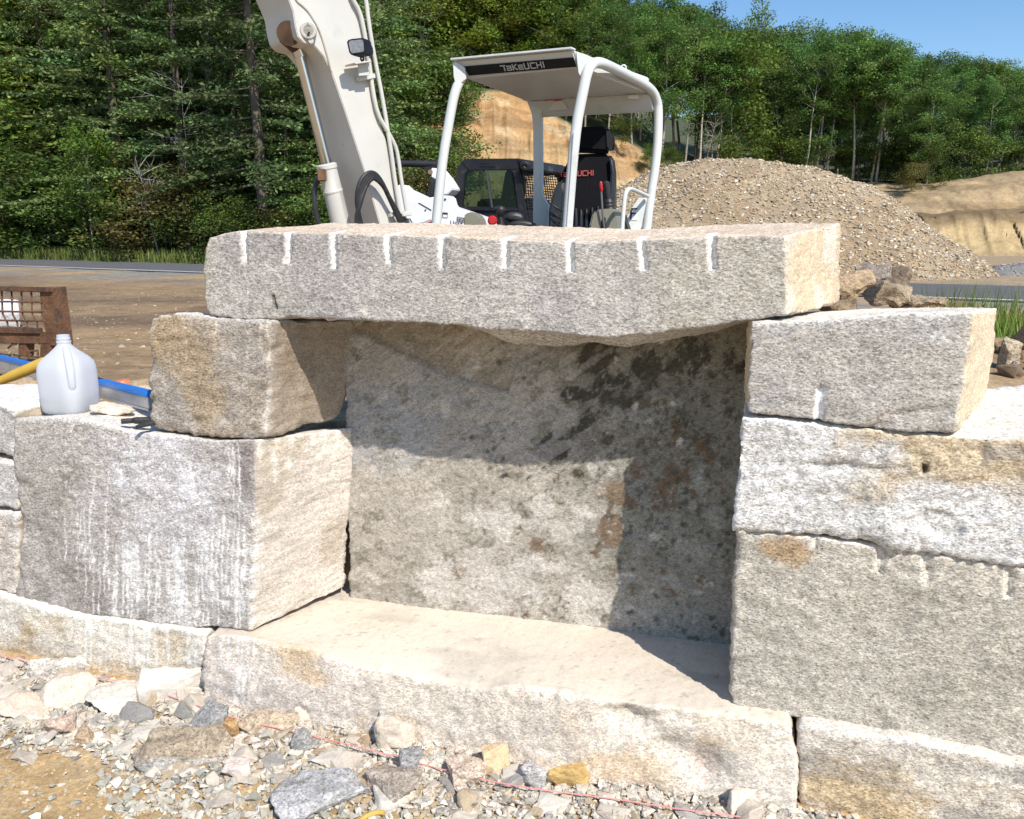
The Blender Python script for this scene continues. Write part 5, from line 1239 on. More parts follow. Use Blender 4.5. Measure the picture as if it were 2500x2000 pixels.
# work lamp
mb = MB(); mb.prism([bp(a, b, .20) for a, b in ((706, 292), (722, 272), (820, 262), (836, 276), (846, 360), (838, 380), (742, 390), (724, 376))], np.array([.035, .085, 0])); mb.build('work_lamp', BLACK, EX, bevel=.008)
mb = MB(); mb.prism([bp(a, b, .204) for a, b in ((722, 298), (732, 286), (812, 278), (822, 288), (828, 352), (820, 364), (746, 374), (734, 362))], np.array([.002, .004, 0])); mb.build('lamp_lens', mat('dusty_lens', (.20, .20, .21), .25, var=.25, scale=40), EX)
mb = MB(); mb.tube([bp(812, 385, .17), bp(830, 412, .16), bp(818, 432, .15), bp(805, 412, .15), bp(815, 390, .16)], .008, 8, sub=1); mb.build('lamp_plug', RUBBER, EX)
mb = MB(); mb.tube([bp(860, 300, .06), bp(885, 330, .07), bp(892, 380, .06), bp(870, 400, .05)], .007, 8, sub=1); mb.build('lamp_cable', RUBBER, EX)
mb = MB(); mb.prism([bp(a, b, .16) for a, b in ((765, 440), (880, 424), (886, 436), (770, 452))], -BN * .14); mb.prism([bp(a, b, .10) for a, b in ((790, 450), (868, 440), (868, 530), (795, 535))], -BN * .01); mb.build('lamp_bracket', WHITE, EX, bevel=.003)

# ------------------------------------------------------------------ track loader beyond the excavator
SW = mat('white_paint', (.74, .74, .76), .35, var=.04, grime=(.55, .52, .48), gscale=3, glo=.62, ghi=.8)
CABK = mat('charcoal_steel', (.018, .019, .023), .5, spec=.3, var=.2, scale=6, grime=(.07, .065, .06), gscale=5)
SK = thing('track_loader', 'white track loader with a black mesh-windowed cab, parked behind the excavator', 'loader', (.0, 11.0, zg))
def q7(zx, zy, Y=None, o=0.0):
    if Y is None: Y = 10.55 + (1500 - zx) * .0004
    return at(950 + zx * .2087, 370 + zy * .2087, Y + o)
P7 = lambda L, Y=None, o=0.0: [q7(a, b, Y, o) for a, b in L]
DV = np.array([.60, 1.0, 0.0]); TK = np.array([.02, .05, 0])
pieces = ([(720, 690), (795, 190), (840, 118), (930, 222), (893, 268), (850, 655)], [(840, 118), (900, 88), (1500, 85), (1512, 205), (1420, 215), (930, 222)], [(1410, 215), (1512, 200), (1625, 860), (1540, 860), (1502, 660), (1450, 260)], [(850, 640), (1502, 655), (1512, 700), (850, 690)])
for nm, off in (('cab_side_frame', np.zeros(3)), ('cab_side_frame', DV)):
    mb = MB()
    for L in pieces: mb.prism([p + off for p in P7(L)], TK)
    mb.build(nm, CABK, SK, bevel=.008)
r0 = P7([(830, 130), (900, 85), (1505, 82), (1530, 120)])
mb = MB(); mb.prism([p + np.array([0, 0, .0]) for p in P7([(825, 140), (905, 84), (1512, 80), (1525, 118)])], DV * 1.05); mb.build('cab_roof', CABK, SK, bevel=.012)
mb = MB(); mb.prism(P7([(1505, 100), (1560, 95), (1600, 200), (1545, 215)]), DV * 1.06); mb.build('cab_visor', CABK, SK, bevel=.01)
mb = MB(); mb.tube(P7([(1550, 150), (1600, 140), (1640, 190), (1600, 215), (1560, 190)], 10.45), .035, 10, sub=1); mb.build('cab_lamp', BLACK, SK)
mb = MB(); mb.tube([q7(1078, 146, None, -.02), q7(1084, 136, None, -.03), q7(1240, 138, None, -.03), q7(1250, 148, None, -.02)], .006, 8); mb.build('grab_rail', CABK, SK)
gl = bpy.data.materials.new('tinted_glass'); nn, ll, b = nodes(gl)
b.inputs['Base Color'].default_value = (.015, .03, .025, 1); b.inputs['Roughness'].default_value = .06
tp = nn.new('ShaderNodeBsdfTransparent'); tp.inputs[0].default_value = (.42, .55, .47, 1)
mx = nn.new('ShaderNodeMixShader'); mx.inputs[0].default_value = .72; ll.new(b.outputs[0], mx.inputs[1]); ll.new(tp.outputs[0], mx.inputs[2]); ll.new(mx.outputs[0], nn['Material Output'].inputs[0])
mb = MB(); mb.prism(P7([(880, 262), (930, 215), (1430, 210), (1505, 665), (848, 650)], None, .02), np.array([.002, .006, 0])); mb.build('side_window', gl, SK)
mb = MB(); mb.prism(P7([(1128, 225), (1146, 225), (1214, 658), (1194, 658)], None, -.01), np.array([.01, .03, 0])); mb.build('window_bar', mat('window_alloy', (.10, .11, .11), .4, .5), SK)
mb = MB()
for k in range(22):
    s = k / 21; mb.tube([p + DV * .93 for p in P7([(900 + s * 520, 215), (850 + s * 650, 660)])], .005, 5)
for k in range(16):
    t = k / 15; mb.tube([p + DV * .93 for p in P7([(905 - t * 50, 225 + t * 425), (1420 + t * 85, 215 + t * 445)])], .005, 5)
mb.build('far_window_mesh', CABK, SK)
a0, a1 = q7(1530, 215), q7(1625, 850); mb = MB()
for k in range(17):
    s = .06 + .88 * k / 16; mb.tube([a0 + DV * s, a1 + DV * s], .006, 5)
for k in range(20):
    t = k / 19; mb.tube([a0 * (1 - t) + a1 * t + DV * .04, a0 * (1 - t) + a1 * t + DV * .96], .006, 5)
mb.build('rear_window_mesh', CABK, SK)
mb = MB(); mb.prism(P7([(1160, 240), (1290, 235), (1270, 420), (1250, 640), (1190, 650)]), np.zeros(3) + DV * .18); 
for p in range(len(mb.v)): mb.v[p] = tuple(np.array(mb.v[p]) + DV * .45)
mb.prism([p + DV * .3 for p in P7([(850, 540), (1500, 540), (1540, 860), (800, 860)])], DV * .5); mb.build('cab_seat', BLACK, SK, bevel=.03)
mb = MB(); mb.prism(P7([(690, 690), (850, 660), (1540, 690), (1640, 860), (1660, 1150), (690, 1150)], None, .03), DV * .97); mb.build('cab_base', CABK, SK, bevel=.02)
arm = [(130, 380), (190, 440), (300, 490), (420, 548), (520, 530), (630, 508), (690, 528), (720, 640), (900, 700), (1150, 786), (1200, 880), (1190, 905), (870, 880), (620, 872), (480, 806), (400, 838), (320, 852), (250, 842), (180, 760), (60, 700), (60, 420)]
mb = MB(); mb.prism(P7(arm, 10.1), np.array([.08, .20, 0])); armo = mb.build('lift_arm', SW, SK, bevel=.012)
mb = MB(); mb.prism(P7([(490, 190), (556, 198), (640, 300), (740, 440), (680, 505), (520, 520), (515, 430), (545, 330), (490, 300)], 10.6), np.array([.1, .25, 0])); mb.build('arm_tower', SW, SK, bevel=.01)
mb = MB(); mb.prism(P7([(470, 300), (548, 335), (522, 460), (500, 530), (430, 540), (462, 420)], 10.55), np.array([.1, .25, 0])); mb.build('tower_link', CABK, SK, bevel=.01)
mb = MB(); mb.tube([q7(-100, 136, 10.7), q7(560, 150, 10.7)], .043, 14); mb.tube([q7(420, 148, 10.7), q7(440, 148, 10.7)], .050, 14); mb.prism(P7([(400, 180), (520, 170), (540, 240), (480, 285), (430, 240)], 10.66), np.array([.02, .06, 0])); mb.build('lift_cylinder', CABK, SK, bevel=.004)
mb = MB(); mb.tube([q7(482, 240, 10.62), q7(482, 240, 10.57)], .030, 16); mb.build('tower_pin', mat('worn_brass', (.30, .22, .12), .5, .6), SK)
mb = MB(); mb.prism(P7([(310, 856), (420, 826), (490, 812), (620, 868), (620, 900), (330, 890)], 10.18), np.array([.04, .1, 0])); mb.build('red_panel', mat('red_paint', (.62, .02, .02), .35), SK, bevel=.006)
mb = MB(); mb.prism(P7([(280, 905), (420, 895), (880, 878), (980, 940), (980, 1150), (280, 1150)], 10.0), np.array([.2, .55, .02])); mb.build('hood', SW, SK, bevel=.03)
mb = MB(); mb.tube(P7([(740, 1010), (790, 950), (860, 910), (930, 895), (1010, 930), (1040, 1010)], 9.97), .045, 10, sub=1); mb.build('fender_edge', CABK, SK)
mb = MB(); mb.prism(P7([(340, 602), (352, 600), (496, 684), (490, 692)], 10.092), np.array([.002, .006, 0])); mb.build('arm_seam', CABK, SK)
mb = MB(); mb.tube([q7(425, 686, 10.09), q7(425, 686, 10.11)], .010, 10); mb.tube([q7(655, 560, 10.09), q7(655, 560, 10.11)], .012, 10); mb.build('arm_bolt', CABK, SK)
mb = MB(); mb.prism(P7([(624, 712), (686, 716), (682, 780), (620, 774)], 10.094), np.array([.0005, .002, 0])); mb.build('info_decal', LETK, SK)
mb = MB(); mb.prism(P7([(630, 738), (680, 742), (677, 774), (626, 770)], 10.091), np.array([.0005, .002, 0])); mb.build('decal_field', DECAL, SK)
xdir = (lambda v: v / np.linalg.norm(v))(q7(1000, 905, 10.09) - q7(800, 870, 10.09))
lettering('unit_number', '800', q7(803, 812, 10.09), xdir, np.array([0, 0, 1.0]), .038, LETK, SK, sw=.15, wide=1.1, gap=.22, lift=.002)
lettering('unit_lettering', 'Unit', q7(722, 858, 10.09), xdir, np.array([0, 0, 1.0]), .050, LETK, SK, sw=.15, wide=1.0, gap=.25, lift=.002)
mb = MB(); mb.tube([q7(a, b, 10.093) for a, b in ((795, 765), (1000, 800), (990, 850), (790, 818), (795, 765))], .0022, 6); mb.build('number_frame', CABK, SK)
for off in (np.array([-.25, -.35, 0]), DV * 1.05):
    c0 = np.array([-.55, 10.2, zg]) + off; ax = np.array([1.75, -.9, 0]); ax /= np.linalg.norm(ax)
    mb = MB(); mb.prism([c0 + ax * s + np.array([0, 0, z]) for s, z in ((-.15, .22), (.1, .02), (1.5, .02), (1.75, .25), (1.55, .52), (.1, .50))], DV / np.linalg.norm(DV) * .32); mb.build('track', RUBBER, SK, bevel=.02)

# ------------------------------------------------------------------ trees
def surf(px, Y):
    f, tp, zt, sl = hp(px)
    t = (Y - f) / (tp - f) if Y <= tp else 1 + (Y - tp) / 22
    if t < -.05: return zg
    return float(hill_pt(np.array([float(px)]), np.array([float(t)]))[2][0])
def tube_mesh(paths, col, n=7, seed=0):
    """list of (points, radii) joined into one bark mesh"""
    Vs, Fs, Cs = [], [], []; off = 0
    for pts, rad, cc in paths:
        mb = MB(); mb.tube(pts, rad, n, cap=False)
        Vs += mb.v; Fs += [tuple(i + off for i in f) for f in mb.f]; off += len(mb.v); Cs += [cc] * len(mb.v)
    return np.array(Vs), np.array(Fs), np.array(Cs) * (1 + .2 * fbm(np.array(Vs) * 2, 3, seed))[:, None]
def leaves(P, D, Ln, Wd, N, col):
    """rhombic leaves: centre P, axis D, length, width, rough normal N"""
    D = D / (np.linalg.norm(D, axis=1, keepdims=True) + 1e-9); S_ = np.cross(D, N); S_ /= np.linalg.norm(S_, axis=1, keepdims=True) + 1e-9
    V = np.stack([P - D * Ln[:, None] * .5, P + S_ * Wd[:, None] * .5, P + D * Ln[:, None] * .5, P - S_ * Wd[:, None] * .5], 1)
    n = len(P); return V.reshape(-1, 3), np.arange(4 * n).reshape(n, 4), np.repeat(col, 4, 0)
def tree_obj(name, trunk, crown, bark, leafm):
    e = bpy.data.objects.new(name, None); e.empty_display_size = .5
    a = link('trunk', mesh_np('trunk', *trunk[:1], trunk[1], bark, trunk[2]), e)
    b = link('crown', mesh_np('crown', *crown[:1], crown[1], leafm, crown[2], smooth=False), e)
    return e
def conifer(seed, h, r, base, nb, green, tuft=.24, droop=.25, up=0.0, dens=1.0, bark=(.13, .105, .085)):
    q = np.random.default_rng(seed); paths = []; P, D, L, Wd, C = [], [], [], [], []
    tr = [np.array([.12 * h * .02 * math.sin(k * 1.3 + seed), .1 * math.cos(k + seed), h * k / 8]) for k in range(9)]
    paths.append((tr, [max(.012, h * .0125 * (1 - k / 8.3)) for k in range(9)], bark))
    for k in range(nb):
        t = base + (1 - base) * ((k + q.random()) / nb) ** .9; z = t * h
        s = (1 - t) / (1 - base); Lb = r * (.25 + .85 * s ** .75) * q.uniform(.6, 1.15)
        if t < base + .10: Lb *= q.uniform(.5, 1)
        az = q.uniform(0, 6.283); el = up + .35 * (1 - s) - .1
        hd = np.array([math.cos(az), math.sin(az), 0])
        pt = lambda x: np.array([0, 0, z]) + hd * Lb * x + np.array([0, 0, Lb * (el * x - droop * x * x * s + .10 * x ** 3)])
        paths.append(([pt(x) for x in (0, .5, 1)], [.018 + .012 * s, .012, .004], tuple(np.array(bark) * 1.2)))
        cv = q.uniform(.72, 1.3); wh = np.array([q.normal() * .08, 0, q.normal() * .06])
        ns = max(5, int(Lb * 5.2 * dens))
        for j in range(ns):
            x = .16 + .84 * (j + q.random()) / ns; c = pt(x); sd_ = np.array([-hd[1], hd[0], 0])
            for sg in (-1, 1):
                tl = (.14 + .30 * Lb * (1 - x) ** .8) * q.uniform(.6, 1.1)
                m = max(2, int(tl / tuft * 2.6))
                for i in range(m):
                    f = (i + q.random()) / m
                    d = sd_ * sg + hd * .75 + np.array([0, 0, q.normal() * .22 - .12])
                    P.append(c + d / 1.25 * tl * f + q.normal(size=3) * .03); D.append(d + q.normal(size=3) * .55); L.append(tuft * q.uniform(.6, 1.2)); Wd.append(tuft * q.uniform(.34, .60))
                    C.append(np.array(green) * (1 + wh) * cv * q.uniform(.8, 1.25) * (1 + .35 * (f > .75)))
            P.append(c); D.append(hd + q.normal(size=3) * .4); L.append(tuft * 1.1); Wd.append(tuft * .4); C.append(np.array(green) * cv)
    P, D, L, Wd, C = map(np.array, (P, D, L, Wd, C))
    return tube_mesh(paths, bark, 7, seed), leaves(P, D, L, Wd, q.normal(size=P.shape) * .6 + np.array([0, 0, 1.0]), C)
def broadleaf(seed, h, cr, base, nleaf, leaf, green, bark=(.30, .27, .22), lean=.06, nbr=16, clump=.30):
    q = np.random.default_rng(seed); paths = []; cl = []
    tp_ = []; x = np.zeros(2); d = q.normal(size=2) * lean
    for k in range(10):
        tp_.append(np.array([x[0], x[1], h * .92 * k / 9])); d = d * .85 + q.normal(size=2) * .035; x = x + d * h * .1
    rad = lambda t: max(.008, h * .0105 * (1 - .92 * t))
    paths.append((tp_, [rad(k / 9) for k in range(10)], bark))
    at_h = lambda z: np.array([np.interp(z, [p[2] for p in tp_], [p[i] for p in tp_]) for i in range(3)])
    for k in range(nbr):
        t = base + (.97 - base) * (k + q.random()) / nbr; o = at_h(t * h * .92); s = (t - base) / (1 - base)
        prof = math.sin(math.pi * min(1, .22 + .72 * s)) ** .7; Lb = cr * prof * q.uniform(.65, 1.2)
        az = k * 2.4 + q.normal() * .5; el = q.uniform(.35, .85) + .4 * s
        hd = np.array([math.cos(az) * math.cos(el), math.sin(az) * math.cos(el), math.sin(el)])
        e1 = o + hd * Lb * .55 + q.normal(size=3) * .1 * Lb; e2 = o + hd * Lb + q.normal(size=3) * .14 * Lb + np.array([0, 0, -.05 * Lb])
        rb_ = rad(t) * .55
        paths.append(([o, e1, e2], [rb_, rb_ * .6, rb_ * .2], tuple(np.array(bark) * .95)))
        cl += [(e2, Lb), (e1 * .4 + e2 * .6, Lb)]
        for j in range(3):
            f = q.uniform(.4, .95); a = o * (1 - f) + e2 * f; e3 = a + (hd * .4 + q.normal(size=3) * .55) * Lb * .55
            paths.append(([a, e3], [rb_ * .4, rb_ * .12], bark)); cl.append((e3, Lb))
    cl.append((at_h(h * .92), cr * .6)); 
    n = nleaf; w = np.array([c[1] for c in cl]); ci = q.choice(len(cl), n, p=w / w.sum())
    Cc = np.array([c[0] for c in cl])[ci]; Lc = np.array([c[1] for c in cl])[ci]
    g_ = q.normal(size=(n, 3)); g_ /= np.linalg.norm(g_, axis=1, keepdims=True); g_ *= (q.random(n) ** .45)[:, None]
    P = Cc + g_ * np.array([1.25, 1.25, .70]) * (clump * cr * .9)
    cv = q.uniform(.70, 1.32, len(cl))[ci]; hue = q.normal(size=(len(cl), 3))[ci] * .06
    col = np.array(green) * (1 + hue) * (cv * q.uniform(.75, 1.28, n))[:, None]
    D = q.normal(size=(n, 3)) * np.array([1, 1, .45]); N = q.normal(size=(n, 3)) * .55 + np.array([0, 0, 1.0])
    return tube_mesh(paths, bark, 7, seed), leaves(P, D, leaf * q.uniform(.6, 1.25, n), leaf * q.uniform(.45, .8, n), N, col)
SPG, PIG, BLG = (.112, .168, .062), (.135, .215, .055), (.105, .175, .052)
def reg(name, tc_, b, l): return (name, tree_obj(name, tc_[0], tc_[1], b, l))
spr = [reg('spruce_tree', conifer(100 + k, 15, 3.4, (.10, .06, .16, .05)[k], 135, np.array(SPG) * (1, 1.15, .9, 1.05)[k] + np.array([.010 * (k == 1), 0, .006 * (k == 2)]), .165), BARK, NEEDLE) for k in range(4)]
pin = [reg('pine_tree', conifer(200 + k, 15, 3.7, .08, 95, np.array(PIG) * (1, .85)[k], .24, .05, .25, 1.0), BARK, NEEDLE) for k in range(2)]
brd = [reg('broadleaf_tree', broadleaf(300 + k, 11, 2.7, (.36, .42, .30, .38, .22)[k], 9500, .20, np.array(BLG) * (1, .82, 1.15, .9, 1.05)[k], (.33, .30, .25), nbr=17), BARK, LEAF) for k in range(5)]
yng = [reg('young_tree', broadleaf(400 + k, 6, 1.9, .18, 6500, .17, (.150, .205, .045) if k == 0 else (.125, .185, .042), (.34, .31, .26), nbr=15), BARK, LEAF) for k in range(2)]
shr = [reg('shrub', broadleaf(500 + k, 2.2, 1.5, .04, 5200, .12, ((.105, .155, .042), (.085, .135, .038), (.13, .125, .045))[k], (.16, .13, .10), nbr=13, clump=.34), BARK, LEAF) for k in range(3)]
used = []
def plant(proto, px, Y, h, h0, label, group=None, wide=1.0, rz=None, z=None, cat='tree', name=None):
    nm, e = proto
    x = (px - 1250) / FPX * Y; z = (surf(px, Y) if z is None else z) - .05
    if e in used:
        o = bpy.data.objects.new(name or nm, None); COL.objects.link(o)
        for ch in e.children: c_ = ch.copy(); COL.objects.link(c_); c_.parent = o
    else:
        o = e; COL.objects.link(o); used.append(e)
        if name: o.name = name
    s = h / h0; o.location = (x, Y, z); o.scale = (s * wide, s * wide, s); o.rotation_euler = (0, 0, random.uniform(0, 6.28) if rz is None else rz)
    return tag(o, label, cat, group)
random.seed(12)
GS = ('dark spruce in the dense wooded slope left of the excavator', 'spruces on the left slope')
for k, (px, Y, h) in enumerate([(480, 31, 14), (330, 33.5, 16), (180, 37, 16), (560, 34, 17), (765, 30.5, 16), (880, 29.5, 15), (930, 33, 13), (420, 38, 17), (80, 41, 17), (255, 42, 18), (690, 37, 18), (840, 36, 17), (900, 39, 18), (-90, 38, 15), (-60, 46, 18),
       (130, 50, 18), (330, 49, 18), (500, 46, 18), (640, 46, 18), (780, 45, 18), (900, 47, 19), (1010, 48, 18), (1090, 50, 17), (20, 56, 18), (220, 58, 18), (420, 56, 18), (590, 57, 18), (740, 56, 18), (880, 58, 18), (1000, 60, 18), (605, 30.5, 9), (720, 28.6, 8.5), (925, 27.8, 7), (390, 34, 10)]):
    plant(spr[(k * 3 + k // 4) % 4], px, Y, h, 15, *GS, wide=random.uniform(.95, 1.3))
for k, (px, Y, h) in enumerate(((-210, 43, 15), (-330, 45, 16), (-460, 47, 15), (-600, 49, 16), (-270, 50, 17), (-400, 53, 17), (-540, 55, 17), (-700, 52, 15))): plant(spr[k % 4], px, Y, h, 15, *GS, wide=1.25)
plant(spr[2], 655, 27.4, 16, 15, 'tall spruce with a bare lower trunk just left of the boom cylinder', wide=1.0, rz=1.0)
GP_ = ('soft bright green pine at the left edge of the woods', 'bright pines at the left edge')
for px, Y, h in ((10, 37.5, 15), (95, 39, 13), (-110, 40, 15), (40, 47, 19)): plant(pin[random.randint(0, 1)], px, Y, h, 15, *GP_, wide=1.15)
plant(pin[0], 45, 35.5, 8.5, 15, 'low spreading bright pine above the shrubs at the left edge', wide=1.5)
GPR = ('pine standing high on the hill behind the canopy', 'pines on the hill behind the canopy')
for px, Y, h in ((1130, 52, 17), (1210, 54, 18), (1290, 55, 17), (1370, 56, 17), (1250, 62, 18), (1340, 64, 18), (1430, 60, 15), (1170, 60, 19), (1490, 62, 14)): plant((spr + pin)[random.randint(0, 5)], px, Y, h, 15, *GPR, wide=1.15)
GSH = ('leafy green roadside shrub at the edge of the left woods', 'roadside shrubs')
for k, (px, Y, h) in enumerate([(-20, 34.5, 2.6), (60, 34, 2.2), (120, 33, 2.8), (185, 32.6, 2.2), (300, 31, 2.4), (350, 30, 1.8), (420, 29, 2.2), (480, 28, 1.6), (545, 27.5, 1.6), (600, 27, 1.5), (700, 26.5, 1.4), (790, 26.5, 1.8), (860, 26, 1.6), (950, 26, 2.2), (1020, 27, 2.4), (520, 29, 2.6), (30, 35.5, 4.2), (150, 35, 4.2), (230, 33.4, 3.0), (380, 32, 3.2)]):
    plant(shr[(k * 2 + k // 3) % 3], px, Y, h, 2.2, *GSH, cat='shrub', wide=random.uniform(1.0, 1.35))
plant(yng[1], 248, 29.9, 4.6, 6, 'slender light green sapling with a thin pale trunk beside the road', wide=.72, rz=.5, name='sapling')
for px, Y, h in ((1060, 41, 6.5), (1120, 42, 7), (1200, 43.5, 6.5), (1270, 44, 6)): plant(yng[0], px, Y, h, 6, 'tall bright young tree at the top left of the sandy bank', 'tall young trees at the bank top', wide=1.1)
GM_ = ('broadleaf tree mixed in among the dark spruces left of the excavator', 'broadleaf trees among the left spruces')
for k, (px, Y, h) in enumerate(((150, 38.5, 11), (275, 37, 9.5), (390, 41, 13), (545, 37.5, 11), (610, 43, 14), (715, 33.5, 9), (820, 41, 13), (35, 44, 13), (450, 47, 16), (240, 47, 16), (860, 31.5, 6.5))): plant(brd[k % 5] if k % 3 else yng[k % 2], px, Y, h, 11.3 if k % 3 else 6, *GM_, wide=random.uniform(.85, 1.1))
GY_ = ('bright yellow-green young tree on top of the sandy bank behind the canopy', 'young trees on the sandy bank')
for k, (px, Y, h) in enumerate([(1075, 42, 5.5), (1130, 43, 6.2), (1185, 44, 6.5), (1240, 44, 5.8), (1290, 44, 5.5), (1350, 45, 5.6), (1410, 45, 6), (1100, 46, 8)]): plant(yng[k % 2], px, Y, h, 6, *GY_, wide=random.uniform(.9, 1.2))
plant(yng[1], 1800 - 35, 48.5, 8.2, 6, 'paler green broadleaf tree standing above the top of the big gravel pile', wide=.95)
GB = ('shrub growing on the sandy bank behind the parked machines', 'shrubs on the sandy bank')
for px, Y, h in ((1085, 31, 2.4), (1110, 35, 2.2), (1140, 38, 1.2), (1575, 41, 1.0), (1505, 42, 1.1), (1620, 43, 1.1), (1080, 34, 3.2)): plant(shr[random.randint(0, 1)], px, Y, h, 2.2, *GB, cat='shrub', wide=1.0)
plant(shr[2], 2195, 44.5, 1.3, 2.2, 'dull brownish bush on the crest of the yellow sand bank', cat='shrub'); plant(shr[0], 2240, 45.5, 1.9, 2.2, 'fresh green bush on the crest of the yellow sand bank', cat='shrub', wide=.6)
SKY = np.array([(1250, -60), (1400, -50), (1540, 0), (1600, 15), (1660, 10), (1700, 55), (1760, 65), (1870, 55), (1950, 55), (2000, 60), (2090, 55), (2150, 80), (2200, 112), (2300, 122), (2400, 135), (2450, 158), (2500, 200), (2600, 230), (2800, 240)])
GD = ('dark green broadleaf tree in the row above the gravel pile', 'broadleaf trees above the gravel pile')
for row, (dy, back, st) in enumerate(((70, 1.5, 58), (30, 5.5, 50), (8, 11, 46), (-2, 18, 50))):
    px = 1330 + row * 17
    while px < 2680:
        Y = hp(px)[1] + back + random.uniform(-1, 1.4); zb = surf(px, Y)
        zt_ = EY + (HZ - (np.interp(px, SKY[:, 0], SKY[:, 1]) + dy * random.uniform(.2, 1.6))) / FPX * Y
        hh = max(4.5, zt_ - zb) * random.uniform(.82, .92) * (1 if px < 1900 else .95)
        plant(brd[random.randint(0, 4)], px, Y, hh, 11.3, *GD, wide=random.uniform(.78, 1.1))
        px += st * random.uniform(.75, 1.25)
Yp = 66; plant(pin[1], 1815, Yp, EY + (HZ - 18) / FPX * Yp - surf(1815, Yp), 15, 'lone dark pine rising above the broadleaf skyline', wide=.62)
GU = ('low understory bush at the foot of the trees above the gravel pile', 'understory bushes')
for k in range(22):
    px = random.uniform(1650, 2560); Y = hp(px)[1] + random.uniform(.3, 2.5); plant(shr[k % 2], px, Y, random.uniform(1.2, 2.8), 2.2, *GU, cat='shrub', wide=1.1)
# slender pale trunks that show below the canopy
GT = ('slender pale trunked tree at the front of the broadleaf row', 'slender pale trunked trees')
for k, (px, h) in enumerate(((1690, 7), (1725, 7.4), (1965, 8.6), (1990, 8), (2052, 8.6), (2095, 8.2), (2108, 7.6), (1935, 7.6))):
    e = tree_obj('slender_tree', *broadleaf(700 + k, 11, 2.0, .55, 3600, .20, np.array(BLG) * random.uniform(.9, 1.3), (.46, .42, .35), lean=.10, nbr=11), BARK, LEAF); COL.objects.link(e)
    Y = hp(px)[1] + random.uniform(.2, .9); s = h / 11.0; e.location = ((px - 1250) / FPX * Y, Y, surf(px, Y) - .1); e.scale = (s, s, s); tag(e, GT[0], 'tree', GT[1])
for lst in (spr, pin, brd, yng, shr):            # drop prototypes that were never planted
    for nm, e in lst:
        if e not in used:
            for ch in list(e.children): bpy.data.objects.remove(ch)
            bpy.data.objects.remove(e)
# bare dead trees
def dead(px, Y, h, lean, seed, label, z=None):
    q = np.random.default_rng(seed); pa = []; g_ = (.30, .285, .25)
    tr = [np.array([lean * k / 6 * h * .3 + q.normal() * .03, q.normal() * .05, h * k / 6]) for k in range(7)]
    pa.append((tr, [max(.008, .035 * (1 - k / 6.5)) for k in range(7)], g_))
    for k in range(18):
        i = q.uniform(2.2, 5.9); o = tr[int(i)] * (1 - i % 1) + tr[int(i) + 1] * (i % 1); d = q.normal(size=3); d[2] = abs(d[2]) * .5; d /= np.linalg.norm(d)
        L = h * .28 * q.uniform(.4, 1); m = o + d * L * .5 + q.normal(size=3) * .08; t = o + d * L + np.array([0, 0, .12 * L]); pa.append(([o, m, t], [.014, .010, .003], g_))
        for j in range(3): pa.append(([m * (1 - j * .3) + t * j * .3, m + d * L * .3 + q.normal(size=3) * .22], [.007, .002], g_))
    V, Fq, C = tube_mesh(pa, g_, 5, seed); x = (px - 1250) / FPX * Y
    o = link('dead_tree', mesh_np('dead_tree', V, Fq, BARK, C), None, (x, Y, (surf(px, Y) if z is None else z))); tag(o, label, 'dead tree')
dead(405, 28.2, 3.4, -.5, 3, 'low bare grey dead tree leaning left at the edge of the woods')
dead(478, 29, 6.0, .1, 5, 'taller bare grey dead tree among the spruces left of the lintel')
dead(1180, 45, 9, .15, 8, 'thin bare dead pine on the hilltop above the canopy')
dead(1690, 45, 3.2, .9, 9, 'broken leaning pale dead trunk at the end of the sandy bank')

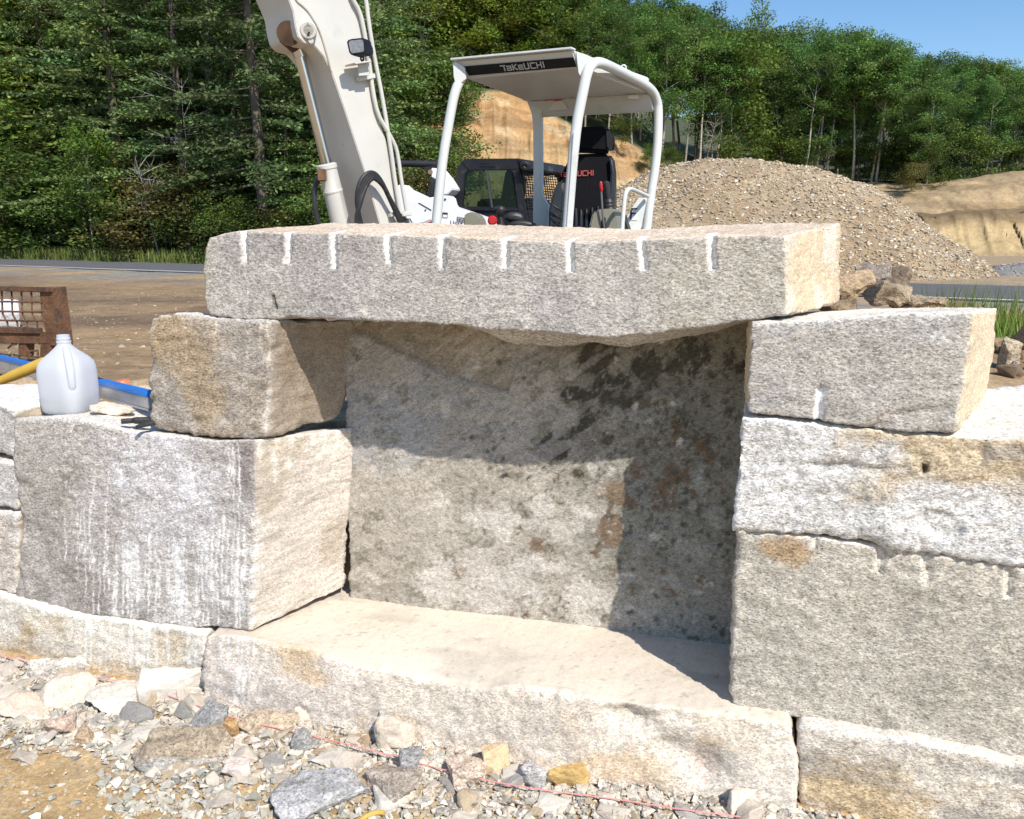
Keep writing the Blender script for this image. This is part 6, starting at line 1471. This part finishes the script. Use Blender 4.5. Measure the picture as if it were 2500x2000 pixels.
# ------------------------------------------------------------------ grass
def blades(n, place, hmin, hmax, w, cols, seed, bend=.5):
    q = np.random.default_rng(seed); P = place(q, n); n = len(P); h = q.uniform(hmin, hmax, n); a = q.uniform(0, 6.283, n); b = q.uniform(.1, bend, n) * h
    d = np.c_[np.cos(a), np.sin(a), np.zeros(n)]; s = np.c_[-np.sin(a), np.cos(a), np.zeros(n)] * w
    up_ = np.array([0, 0, 1.0])
    m = P + up_ * (h * .55)[:, None] + d * (b * .35)[:, None]; t = P + up_ * h[:, None] + d * b[:, None]
    V = np.stack([P - s, P + s, m + s * .8, m - s * .8, t], 1).reshape(-1, 3); o = np.arange(n)[:, None] * 5
    pal = np.array(cols)[q.integers(0, len(cols), n)] * q.uniform(.75, 1.25, (n, 1))
    return V, [np.concatenate([o, o + 1, o + 2, o + 3], 1), np.concatenate([o + 3, o + 2, o + 4], 1)], np.repeat(pal, 5, 0)
GC = [(.14, .23, .05), (.19, .28, .07), (.12, .21, .045), (.27, .28, .11)]
for k, (px, py, Y, h, n, r, lab) in enumerate(((2315, 770, 4.6, .26, 90, .13, 'tuft of tall green grass beside the road behind the right cap block'), (2425, 770, 4.9, .22, 70, .14, 'thinner grass tuft near the right edge with the road behind it'), (2485, 800, 4.4, .30, 120, .16, 'dense grass clump at the right edge above the dirt bank'), (2370, 775, 5.2, .16, 50, .15, 'short sparse grass between the taller tufts beside the road'), (2470, 840, 3.8, .20, 80, .12, 'low dark grass clump against the right end of the cap block'))):
    p = at(px, py, Y); z = GZ(p[0], p[1])
    V, Fq, C = blades(n * 3, lambda q, m: np.c_[q.normal(size=(m, 2)) * r * .6, np.zeros(m)], h * .4 + max(0, p[2] - z) * .8, h * .9 + max(0, p[2] - z), .004, GC, 40 + k)
    o = link('grass_tuft', mesh_np('grass_tuft', V, Fq, LEAF, C, smooth=False), None, (p[0], p[1], z - .01)); tag(o, lab, 'grass tuft')
def pl_verge(q, n):
    s = q.uniform(-42, -7, n); off_ = 17.75 + 2.6 * q.random(n) ** 1.5; p = RN * off_[:, None] + RD * s[:, None]
    return np.c_[p, Hground(p[:, 0], p[:, 1]) - .02]
V, Fq, C = blades(16000, pl_verge, .12, .55, .014, [(.12, .17, .045), (.16, .19, .06), (.22, .20, .09), (.09, .13, .035)], 77)
tag(link('verge_grass', mesh_np('verge_grass', V, Fq, LEAF, C, smooth=False)), 'strip of rough grass along the far side of the road', 'grass', kind='stuff')
